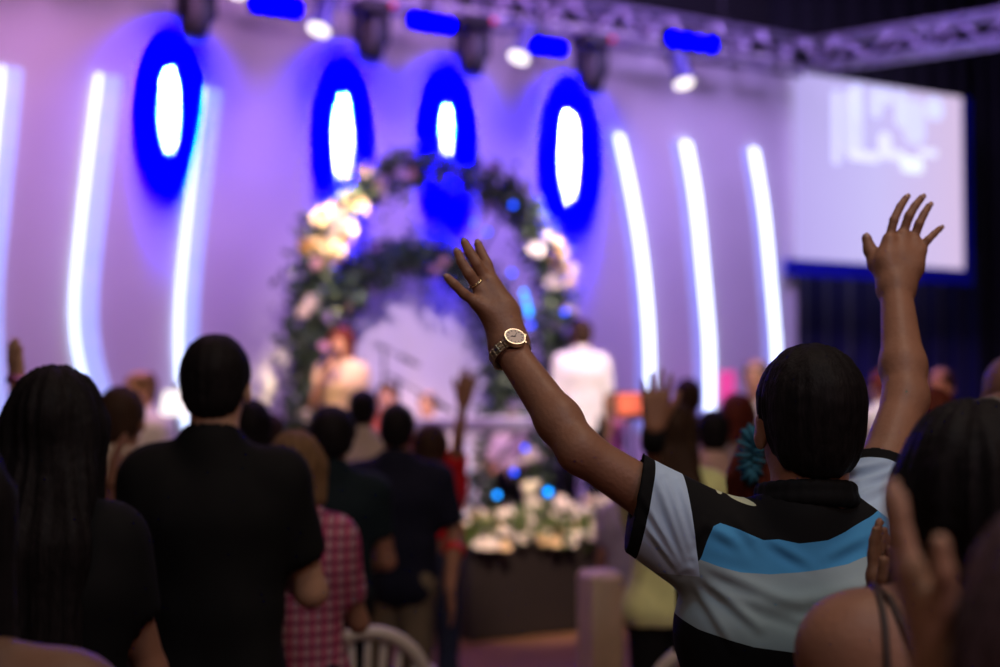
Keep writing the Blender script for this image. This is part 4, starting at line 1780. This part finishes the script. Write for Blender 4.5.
FL = [(P(a[0], a[1], Y) - hero_base, P(b_[0], b_[1], Y) - hero_base, w * mm, (h * 1.0 if a[0] > 690 and a[0] < 850 else h * 1.5) * mm * .8) for a, b_, w, h, Y in FOLDS]


def hero_disp(V, n):
    d = vnoise(V * np.array([8, 8, 5])) * .004 + vnoise(V * np.array([14, 14, 22]) + 5) * .002
    flat = V.copy()
    for a, b_, w, h in FL:
        # compare in the x-z plane, back side only
        A_, B_ = np.array((a.x, 0, a.z)), np.array((b_.x, 0, b_.z))
        F_ = V.copy()
        F_[:, 1] = 0
        m = n[:, 1] < 0.3
        d = d + np.where(m, seg_ridge(F_, A_, B_, w, h), 0)
        off = np.array((0, 0, -w * 1.6))
        d = d - np.where(m, seg_ridge(F_, A_ + off, B_ + off, w, h * .6), 0)
    return d


def hero_person():
    arms = {-1: dict(S=LS, E=LE, W=LW, fingers=Lf), 1: dict(S=RS, E=RE, W=RW, fingers=Rf)}
    return person(hero_px, heroY, 350, loc=(heroX, heroY), arms=arms, skinm=SKB, shirt=pm, legs=JEAN, hair=HBLK,
                  head=(0.10, 0.06, 0.02, 0.020, -.005, 0.012), vox=HV, H=1.70, sleeve=0.6, hem=.53, bw=.80, fat=.88, sleeve_base=False, ar={-1: .86, 1: .93}, shirt_inf=.008,
                  shirt_attrs=hero_attrs, shirt_disp=hero_disp, shirt_mods=hero_sleeves,
                  label='man in blue white and black striped polo shirt raising both arms, wearing a wristwatch')


def hero_sleeves(T, A, s):
    for sd in (-1, 1):
        a = A[sd]
        d = (a['E'] - a['S']).normalized()
        e = a['S'].lerp(a['E'], HSL[sd])
        # wide open sleeve
        if sd < 0:
            cl = CUTL - hero_base
            T.cap(a['S'] + d * .02, cl + V3(-.04, 0, .014), .062, .050, k=.03)
            T.cap(a['S'].lerp(a['E'], .1), a['S'].lerp(a['E'], .85), .056, .050, k=.02)
            T.cap(a['S'] + V3(-.02, 0, -.030), cl + V3(-.03, 0, -.024), .052, .046, k=.02)
            T.cut(cl, CUTN, k=.003)
            T.cap(a['S'].lerp(a['E'], .5), a['E'], .0450, .043, k=.003, mode='s')
            T.cap(a['S'] + V3(sd * -.01, -.01, -.055), a['S'].lerp(a['E'], .42) + V3(0, 0, -.03), .045, .040, k=.04)
            continue
        dn = V3(0, 0, -1) - d * -d.z
        dn.normalize()
        T.cap(a['S'] + d * .02, e + dn * .004, .062 * s, .058 * s, k=.03)
        T.cap(a['S'] + d * .03 + dn * .02, e + dn * (.020 if sd < 0 else .010), .052 * s, .050 * s, k=.02)
        T.cut(e, d, k=.003)
        T.cap(e - d * .02, e + d * .3, .0490 * s, .047 * s, k=.003, mode='s')
        hang = V3(0, 0, -1)
        # drape under the arm towards the armpit
        T.cap(a['S'] + V3(sd * -.01, -.01, -.055), a['S'].lerp(a['E'], .42) + V3(0, 0, -.03), .045, .040, k=.04)


HV = 0.0034
hero, hi = hero_person()
s_ = hi['s']
# collar
b = Sdf()
nb = hi['nb']
for i in range(24):
    a0, a1 = 2 * math.pi * i / 24, 2 * math.pi * (i + 1) / 24
    q = []
    for a in (a0, a1):
        z = .018 - .012 * math.cos(a + math.pi) * -1
        q.append(nb + V3(.068 * math.sin(a) + .014, .016 + .070 * math.cos(a), z + .024))
    b.cap(q[0], q[1], .013, .013, k=.004)
    b.cap(q[0] + V3(0, 0, .018), q[1] + V3(0, 0, .018), .008, .008, k=.008)
b.build('collar', .004, BLK, hero)

# wristwatch on the left wrist
gold = mat('watch_steel', (0.80, 0.72, 0.58), rough=0.3, metal=1.0, var=.05)
wl = hi['L'](P(510, 353, 2.213))
axis = (hi['L'](LW) - hi['L'](LE)).normalized()
tocam = hi['L'](V3(0, 0, CAMZ)) - wl
zdir = tocam - axis * tocam.dot(axis)
zdir.normalize()
zdir = (zdir + axis.cross(zdir) * 0.70).normalized()
xdir = axis.cross(zdir)
b = MB()
nL = 22
rw, rh = .0335, .0295
for i in range(nL):
    a = 2 * math.pi * i / nL
    p = wl + xdir * math.cos(a) * rw + zdir * math.sin(a) * rh
    M = Matrix((xdir * -math.sin(a) + zdir * math.cos(a), axis, xdir * math.cos(a) + zdir * math.sin(a))).transposed()
    for off, wdt in ((-.0062, .0042), (0, .0072), (.0062, .0042)):
        b.box(p + axis * off, (.0080, wdt, .0032), R=M, bev=.0008)
b.build('watch_band', gold, hero)
M = Matrix((xdir, axis, zdir)).transposed()
cpt = wl + zdir * (rh + .0015)
b = MB()
b.lathe([(.0150, -.003), (.0178, 0), (.0178, .005), (.0168, .0072), (.0160, .0072), (.0158, .006)], cpt, 32, M)
b.tube([cpt + xdir * 0 + axis * 0 + M @ V3(.0175, 0, .003), cpt + M @ V3(.0215, 0, .003)], .0025, 10)
wc = b.build('watch_case', gold, hero)
b = MB()
b.lathe([(.0158, .0061), (.0158, .0068)], cpt, 32, M)
b.build('watch_dial', mat('dial_silver', (.62, .50, .44), rough=.4), wc)
b = MB()
for k in range(12):
    a = k * math.pi / 6
    b.box(cpt + M @ V3(.0122 * math.sin(a), .0122 * math.cos(a), .0069), (.0010, .0030, .0006), R=M @ Matrix.Rotation(-a, 3, 'Z'))
b.box(cpt + M @ V3(.003, .003, .0074), (.0010, .0095, .0005), R=M @ Matrix.Rotation(-.8, 3, 'Z'))
b.box(cpt + M @ V3(-.003, .001, .0076), (.0012, .0075, .0005), R=M @ Matrix.Rotation(1.2, 3, 'Z'))
b.build('watch_hands', mat('watch_black', (.02, .02, .02)), wc)
# wedding ring on the ring finger
r0, r1 = hi['L'](P(480, 290, 2.245)), hi['L'](P(469, 274, 2.235))
rd = (r1 - r0).normalized()
rc = r0.lerp(r1, .42)
x_, y_ = rd.orthogonal().normalized(), None
y_ = rd.cross(x_)
b = MB()
b.tube([rc + (x_ * math.cos(a) + y_ * math.sin(a)) * .0112 for a in [2 * math.pi * k / 24 for k in range(24)]], .0019, 8, closed=True)
b.build('ring', mat('ring_gold', (.85, .72, .42), rough=.2, metal=1.0), hero, smooth=True)
# fingernails
nail = mat('nail', (.45, .27, .22), rough=.25)
for ch_, in_ in ((Lf, range(4, 8)), (Rf, range(4, 9))):
    for i in in_:
        pts, rs, _ = ch_[i]
        tp, pv = hi['L'](pts[-1]), hi['L'](pts[-2])
        d = (tp - pv).normalized()
        back = V3(0, -1, 0) - d * V3(0, -1, 0).dot(d)
        back.normalize()
        sd_ = d.cross(back)
        M = Matrix((sd_, d, back)).transposed()
        b = MB()
        b.sphere(tp + back * rs[-1] * .72 + d * .001, rs[-1] * .75, 10, (0.85, 1.1, .38), R=M)
        b.build('fingernail', nail, hero, smooth=True)


# ------------------------------------------------------------------ the audience
def band(root, p, axis, r, w, m, name='wristband'):
    b = MB()
    b.lathe([(r * .9, -w / 2), (r, -w / 2), (r * 1.06, 0), (r, w / 2), (r * .9, w / 2)], p, 20, zrot(axis))
    return b.build(name, m, root, smooth=True)


AUD = 'audience standing in front of the stage'

# man in the black t-shirt
person(215, 3.4, 332, skinm=SKL, shirt=BLK, legs=BLK, hair=HBLK, arms={-1: 'clap', 1: 'clap'}, vox=.006, sleeve=.62, bw=.91,
       label='man in plain black t-shirt with short dark hair seen from behind', group=AUD)

# long haired woman at the left
person(56, 2.75, 368, sex='f', skinm=SKB, shirt=BLK, legs=BLK, hair=HBLK, hairstyle='long', hairlen=.80, bw=.76, arms={-1: 'clap', 1: 'clap'},
       vox=.006, sleeve=.5, hair_inf=.010, label='woman in black with very long straight black hair', group=AUD)

# bare shoulder in the bottom left corner
person(-78, 1.5, 396, sex='f', skinm=SKD, shirt=cloth('teal', (.02, .12, .12)), legs=JEAN, hair=HBLK, hairstyle='long', hairlen=.30,
       vox=.007, sleeve=.02, bw=1.15, shirt_mods=lambda T, A, s: T.cut((0, 0, 1.18), (0, 0, 1)), label='woman with bare shoulder cut off by the bottom left corner', group=AUD, shirt_kind='tank')

# person with a raised hand at the far left edge
r, i = person(-34, 3.7, 424, sex='f', skinm=SKL, shirt=cloth('grey', (.2, .2, .22)), legs=JEAN, hair=HBRN, hairstyle='bob', vox=.007,
              arms={1: dict(E=P(4, 470, 3.75), W=P(18, 386, 3.8), T=P(14, 345, 3.8), palm=(0.6, .8, 0), across=(-.8, .6, 0), curl=.1, hs=.95)},
              label='person at the left edge raising a hand with a bracelet', group=AUD)
band(r, i['L'](P(18, 380, 3.8)), i['A'][1]['W'] - i['A'][1]['E'], .031, .02, mat('bracelet_pink', (.6, .2, .5), rough=.2, metal=.6), 'bracelet')

# man with cream shirt and a lifted hand
person(121, 4.7, 384, skinm=SKB, shirt=CREAM, legs=JEAN, hair=HBRN, vox=.007, hem=.42,
       arms={-1: dict(E=P(96, 560, 4.5), W=P(112, 484, 4.4), T=P(118, 440, 4.4), palm=(1, .2, 0), across=(0, 1, 0))},
       label='man in cream shirt between the long haired woman and the man in black', group=AUD)

# plaid shirt
pl = bpy.data.materials.new('cloth_plaid')
pl.use_nodes = True
nt = pl.node_tree
bs = nt.nodes['Principled BSDF']
bs.inputs['Roughness'].default_value = .85
tcn = nt.nodes.new('ShaderNodeTexCoord')
sxn = nt.nodes.new('ShaderNodeSeparateXYZ')
nt.links.new(tcn.outputs['Object'], sxn.inputs[0])


def stripe(sock, freq, thresh, ph=0.0):
    m1 = nt.nodes.new('ShaderNodeMath')
    m1.operation = 'MULTIPLY_ADD'
    nt.links.new(sock, m1.inputs[0])
    m1.inputs[1].default_value = freq
    m1.inputs[2].default_value = ph
    f = nt.nodes.new('ShaderNodeMath')
    f.operation = 'FRACT'
    nt.links.new(m1.outputs[0], f.inputs[0])
    g = nt.nodes.new('ShaderNodeMath')
    g.operation = 'LESS_THAN'
    nt.links.new(f.outputs[0], g.inputs[0])
    g.inputs[1].default_value = thresh
    return g.outputs[0]


c = mixc(stripe(sxn.outputs['X'], 34, .45), (0.52, 0.30, 0.34), (0.36, 0.03, 0.11))
c = mixc(stripe(sxn.outputs['Z'], 31, .30), c, (0.20, 0.015, 0.07))
c = mixc(stripe(sxn.outputs['X'], 34, .14, .3), c, (0.10, 0.01, 0.05))
nt.links.new(c, bs.inputs['Base Color'])
person(302, 3.9, 428, sex='f', skinm=SKB, shirt=pl, legs=BLK, hair=HLBR, hairstyle='bob', vox=.006, hem=.565, sleeve=.62, fat=1.1,
       arms={-1: 'clap', 1: 'clap'}, loc=(-.575, 3.9), bw=.86, label='woman in pink plaid shirt with light brown hair', group=AUD)

person(331, 5.3, 408, sex='m', skinm=SKB, shirt=DTEAL, legs=BLK, hair=HBLK, vox=.008, arms={-1: 'fold', 1: 'fold'}, bw=1.02, hair_inf=.020,
       loc=(-.64, 5.3), label='person in dark teal shirt with bushy black hair behind the plaid shirt', group=AUD)

person(352, 7.3, 388, skinm=SKB, shirt=cloth('cream_white', (.55, .46, .38)), legs=JEAN, hair=HBLK, vox=.009, sleeve=.6,
       label='person in cream shirt between the two dark haired heads', group=AUD, loc=(-.72, 7.3))

r, i = person(397, 5.75, 402, skinm=SKB, shirt=DNAVY, legs=KHAKI, hair=HBLK, vox=.007, sleeve=.75, hem=.46, bw=1.08, fat=1.1,
              arms={1: dict(E=P(456, 532, 5.75), W=P(450, 588, 5.55), T=P(454, 620, 5.55), palm=(-1, 0, 0), across=(0, 1, 0))},
              label='man in navy t-shirt and khaki trousers with a red wristband', group=AUD)
a = i['A'][1]
band(r, a['E'].lerp(a['W'], .34), a['W'] - a['E'], .044, .03, mat('band_red', (.75, .02, .02), rough=.5))

r, i = person(432, 6.7, 421, sex='f', skinm=SKB, shirt=cloth('red', (.60, .015, .02)), legs=JEAN, hair=HBRN, hairstyle='bob', vox=.008, bw=.92, hem=.63,
              arms={1: dict(E=P(458, 440, 6.6), W=P(463, 405, 6.6), T=P(469, 372, 6.6), palm=(.3, 1, 0), across=(-1, .2, 0), hs=1.35, curl=.1), -1: 'fold'},
              label='brown haired girl in red shirt raising one brown hand', group=AUD, loc=(-.335, 6.7))

person(252, 6.2, 397, sex='f', skinm=SKB, shirt=BLK, legs=JEAN, hair=HBLK, hairstyle='bob', vox=.010,
       label='dark haired person just right of the neck of the man in black', group=AUD)
person(270, 7.2, 411, sex='f', skinm=SKB, shirt=DNAVY, legs=JEAN, hair=HBRN, hairstyle='bun', vox=.010,
       label='short dark haired person behind the light brown hair', group=AUD)
person(141, 8.2, 368, yaw=2.4, skinm=SKW, shirt=WHT, legs=JEAN, hair=HLBR, hairstyle='balding', vox=.010,
       label='balding man in white shirt facing the crowd near the shaded lamp')
spot('unseen_front_spot', (-1.6, 4.2, 5.4), P(141, 385, 8.2), 9, 0.7, 500, (1.0, 0.62, 0.42), 0.1)  # unseen spot added for the balding man

# woman with yellow top and black wristband
r, i = person(679, 5.0, 400, sex='f', skinm=SKB, shirt=cloth('yellow', (.80, .84, .38)), legs=BLK, hair=HBRN, hairstyle='long', hairlen=.36,
              vox=.006, sleeve=.3, hem=.500, fat=1.05,
              arms={-1: dict(E=P(648, 510, 4.80), W=P(654, 430, 4.6), T=P(656, 395, 4.6), palm=(0, 1, 0), across=(1, 0, 0), spread=1.7, curl=.04, hs=1.38),
                    1: 'down'},
              label='woman in yellow top with long brown hair raising a hand with black wristband', group=AUD, loc=(.625, 5.05))
a = i['A'][-1]
band(r, a['W'].lerp(a['E'], .10), a['W'] - a['E'], .040, .075, BLK)

person(713, 6.1, 408, sex='f', skinm=SKB, shirt=cloth('peach', (.62, .40, .34)), legs=JEAN, hair=HBLK, hairstyle='short', vox=.008,
       label='person in peach shirt with short black hair before the pink banner', group=AUD)
person(737, 6.9, 394, yaw=-.3, skinm=SKB, shirt=cloth('grey_beige', (.32, .26, .25)), legs=JEAN, hair=HRED, hairstyle='bob', hair_inf=.01, vox=.009,
       label='person in grey shirt with dark auburn hair by the pink banner', group=AUD)
person(688, 7.9, 377, skinm=SKB, shirt=cloth('brown', (.15, .07, .06)), legs=JEAN, hair=HBRN, vox=.010,
       label='tall dark haired person below the middle of the three right light strips', group=AUD)
person(762, 9.0, 357, yaw=2.8, skinm=SKW, shirt=WHT, legs=BLK, hair=HGRY, hairstyle='balding', vox=.011, loc=(1.66, 9.0),
       label='balding man in white shirt facing the audience near the narrowest strip', group=None)
# girl with teal scrunchie behind the polo shirt
r, i = person(768, 3.05, 432, sex='f', skinm=SKB, shirt=BLK, legs=JEAN, hair=HRED, hairstyle='bob', vox=.006, hair_inf=.006,
              label='girl with dark hair and a ruffled teal scrunchie behind the striped polo', group=AUD)
sc = i['L'](P(751, 455, 2.97))
b = MB()
for k in range(26):
    a0 = 2 * math.pi * k / 26
    pts = []
    for j in range(8):
        t = 2 * math.pi * j / 8
        rad = .010 + .006 * (k % 2)
        cx = math.cos(a0) * (.016 + rad * math.cos(t))
        cz = math.sin(a0) * (.048 + rad * math.cos(t))
        pts.append(sc + V3(cx, rad * math.sin(t) * 1.1, cz))
    b.tube(pts, .0042, 5, closed=True)
b.build('scrunchie', cloth('teal_scrunchie', (.03, .14, .22)), r, smooth=True)

person(626, 6.9, 462, bw=.8, sex='f', skinm=SKB, shirt=cloth('lavender', (.42, .36, .50)), legs=BLK, hair=HBRN, hairstyle='bob', vox=.009, hem=.5,
       label='child in lavender shirt under the raised arm beside the planter', group=AUD)
person(605, 10.9, 386, yaw=.4, floor=STZ, sex='f', skinm=SKB, shirt=cloth('pink', (.75, .22, .40)), legs=BLK, hair=HBRN, hairstyle='bob', vox=.011,
       label='small girl in pink standing on stage beside the man in white', loc=(.83, 10.9))

# right-hand side
person(930, 4.8, 388, sex='f', skinm=SKB, shirt=BLK, legs=JEAN, hair=HRED, hairstyle='bob', vox=.008, hair_inf=.01,
       label='auburn haired person behind the raised right forearm', group=AUD)
person(1004, 2.9, 384, skinm=SKD, shirt=DNAVY, legs=JEAN, hair=HGRY, hairstyle='balding', vox=.007,
       label='grey haired man at the right edge of the picture', group=AUD)
person(1012, 3.9, 350, skinm=SKD, shirt=BLK, legs=JEAN, hair=None, vox=.008,
       label='bald man rising behind the grey haired man', group=AUD)
person(884, 9.0, 367, yaw=0.2, skinm=SKW, shirt=WHT, legs=BLK, hair=HRED, vox=.011,
       label='man in bright white shirt between the polo shirt and the raised forearm')
person(938, 8.4, 366, yaw=2.6, skinm=SKW, shirt=DNAVY, legs=BLK, hair=HBRN, hairstyle='balding', vox=.011, loc=(2.66, 8.4),
       label='man with lit face standing before the navy curtain')
spot('unseen_front_spot', (2.8, 4.2, 5.4), P(938, 378, 8.4), 5, 0.7, 420, (1.0, 0.45, 0.45), 0.1)  # unseen spots added for single men, here and below
spot('unseen_front_spot', (1.8, 4.2, 5.4), P(884, 395, 9.0), 5, 0.7, 1400, (1.0, 0.8, 0.72), 0.1)
spot('unseen_front_spot', (1.2, 4.2, 5.4), P(758, 385, 9.0), 5, 0.7, 900, (1.0, 0.75, 0.70), 0.1)

# dark haired woman with thin straps, clapping
def strapless(T, A, s):
    T.cut((0, 0, .735 * 1.64), (0, 0, 1), k=.004)


r, i = person(981, 1.56, 402, H=1.695, head=(0, 0, 0, 0, .015, -.066), sex='f', skinm=SKB, shirt=cloth('brown_top', (.06, .03, .025)), legs=JEAN, hair=HBLK, hairstyle='bob',
              vox=.005, hair_inf=.004, sleeve=.02, shirt_mods=strapless,
              arms={-1: dict(E=P(838, 760, 1.72), W=P(884, 640, 1.84), T=P(876, 560, 1.86), palm=(.9, .4, 0), across=(-.4, -.8, .2), curl=.15),
                    1: dict(E=P(1080, 780, 1.75), W=P(925, 650, 1.87), T=P(903, 560, 1.88), palm=(-.9, .4, 0), across=(-.4, -.8, .2), curl=.15)},
              label='black haired woman with bare shoulders and thin brown straps, clapping', group=AUD)
s_, H_ = i['s'], i['H']
strap_m = mat('strap_brown', (.035, .015, .012), rough=.5)
from mathutils.bvhtree import BVHTree
me_ = [c_ for c_ in r.children if c_.name.startswith('body')][0].data
bvh = BVHTree.FromPolygons([v.co for v in me_.vertices], [tuple(p.vertices) for p in me_.polygons])
for sd in (-1, 1):
    for spread_ in (.014, -.050):
        pts = []
        for k in range(15):
            th = math.radians(-22 + 224 * k / 14)
            dip = abs(th - math.pi / 2) / 2
            x = sd * (.118 + spread_ * dip) * s_ / .93
            o = V3(x, -math.cos(th) * .4, .765 * H_ + math.sin(th) * .4)
            c_ = V3(x, 0, .765 * H_)
            hit = bvh.ray_cast(o, (c_ - o).normalized())
            if hit[0]:
                pts.append(hit[0] + (o - c_).normalized() * .002)
        b = MB()
        b.tube(pts, .0042, 8)
        b.build('strap', strap_m, r, smooth=True)

# nearest woman: wavy hair and an upright hand at the right edge
person(1092, 1.02, 505, sex='f', skinm=SKL, shirt=cloth('plum', (.06, .02, .05)), legs=JEAN, hair=hairm('wavy_brown', (.07, .04, .045)), hairstyle='long',
       hairlen=.35, hair_inf=.02, vox=.005, sleeve=.4,
       arms={-1: dict(E=P(985, 940, 1.00), W=P(938, 668, 1.06), T=P(912, 585, 1.07), palm=(1, .25, 0), across=(-.1, -1, .1), curl=.10, spread=.5)},
       label='woman with wavy brown hair lifting an upright blurred hand at the right edge', group=AUD)

# ------------------------------------------------------------------ people on the stage
r, i = person(342, 10.0, 328, yaw=math.pi - .25, floor=STZ, sex='f', skinm=SKW, shirt=cloth('stage_cream', (.80, .62, .42)),
              legs=cloth('stage_skirt', (.3, .2, .16)), hair=HRED, hairstyle='bob', arms={-1: 'down', 1: 'mic'}, vox=.008, sleeve=.3,
              hair_inf=.015, label='auburn haired woman in cream top singing into a microphone on stage')
a = i['A'][1]
tip = a['W'] + V3(-.01, .06, .05)
b = MB()
mo = i['hp'](0, .13, -.07)
dr = (mo - tip).normalized()
b.tube([tip - dr * .05, mo - dr * .02], [.013, .019], 10)
b.sphere(mo, .028, 10)
mic = b.build('handheld_microphone', mat('mic_black', (.02, .02, .02), rough=.4))
mic.location, mic.rotation_euler = i['base'], (0, 0, math.pi - .25)
tag(mic, 'black microphone held by the singing woman', 'microphone')

person(582, 10.3, 318, floor=STZ, yaw=.1, skinm=SKB, shirt=cloth('stage_white', (.85, .80, .78)), legs=BLK, hair=HBRN, vox=.008, sleeve=.7, bw=.92,
       hem=.46, label='man in loose white shirt standing on stage with his back turned')


def stool(x, y, label):
    root = empty('round_stool', (x, y, STZ))
    tag(root, label, 'stool', 'stools of the musicians')
    b = MB()
    b.lathe([(.15, .385), (.17, .395), (.17, .42), (.15, .432)], (0, 0, 0), 24)
    b.build('seat', mat('stool_black', (.03, .03, .03), rough=.5), root, smooth=False)
    for k in range(4):
        a = k * math.pi / 2 + .4
        b = MB()
        b.tube([(.09 * math.cos(a), .09 * math.sin(a), .39), (.17 * math.cos(a), .17 * math.sin(a), 0)], .012, 8)
        b.build('leg', steel, root)


for px, Y, top, kw in ((387, 10.75, 381, dict(skinm=SKW, shirt=cloth('rust', (.35, .08, .05)), hair=HBRN, yaw=math.pi, label='seated musician in rust shirt behind the dark haired heads')),
                       (428, 11.6, 390, dict(skinm=SKW, shirt=WHT, hair=HGRY, hairstyle='balding', yaw=2.7, label='seated musician in white shirt left of the keyboard')),
                       (512, 11.9, 408, dict(skinm=SKB, shirt=cloth('mauve', (.35, .24, .34)), hair=HBRN, yaw=math.pi, label='seated musician in mauve shirt at the keyboard'))):
    r, i = person(px, Y, top, floor=STZ, legs=BLK, vox=.010, sit=True, arms={-1: 'fold', 1: 'fold'}, **kw)
    q = i['base']
    stool(q.x, q.y, 'black round stool under the ' + kw['label'].split(' b')[0].split(' l')[0].split(' at')[0])
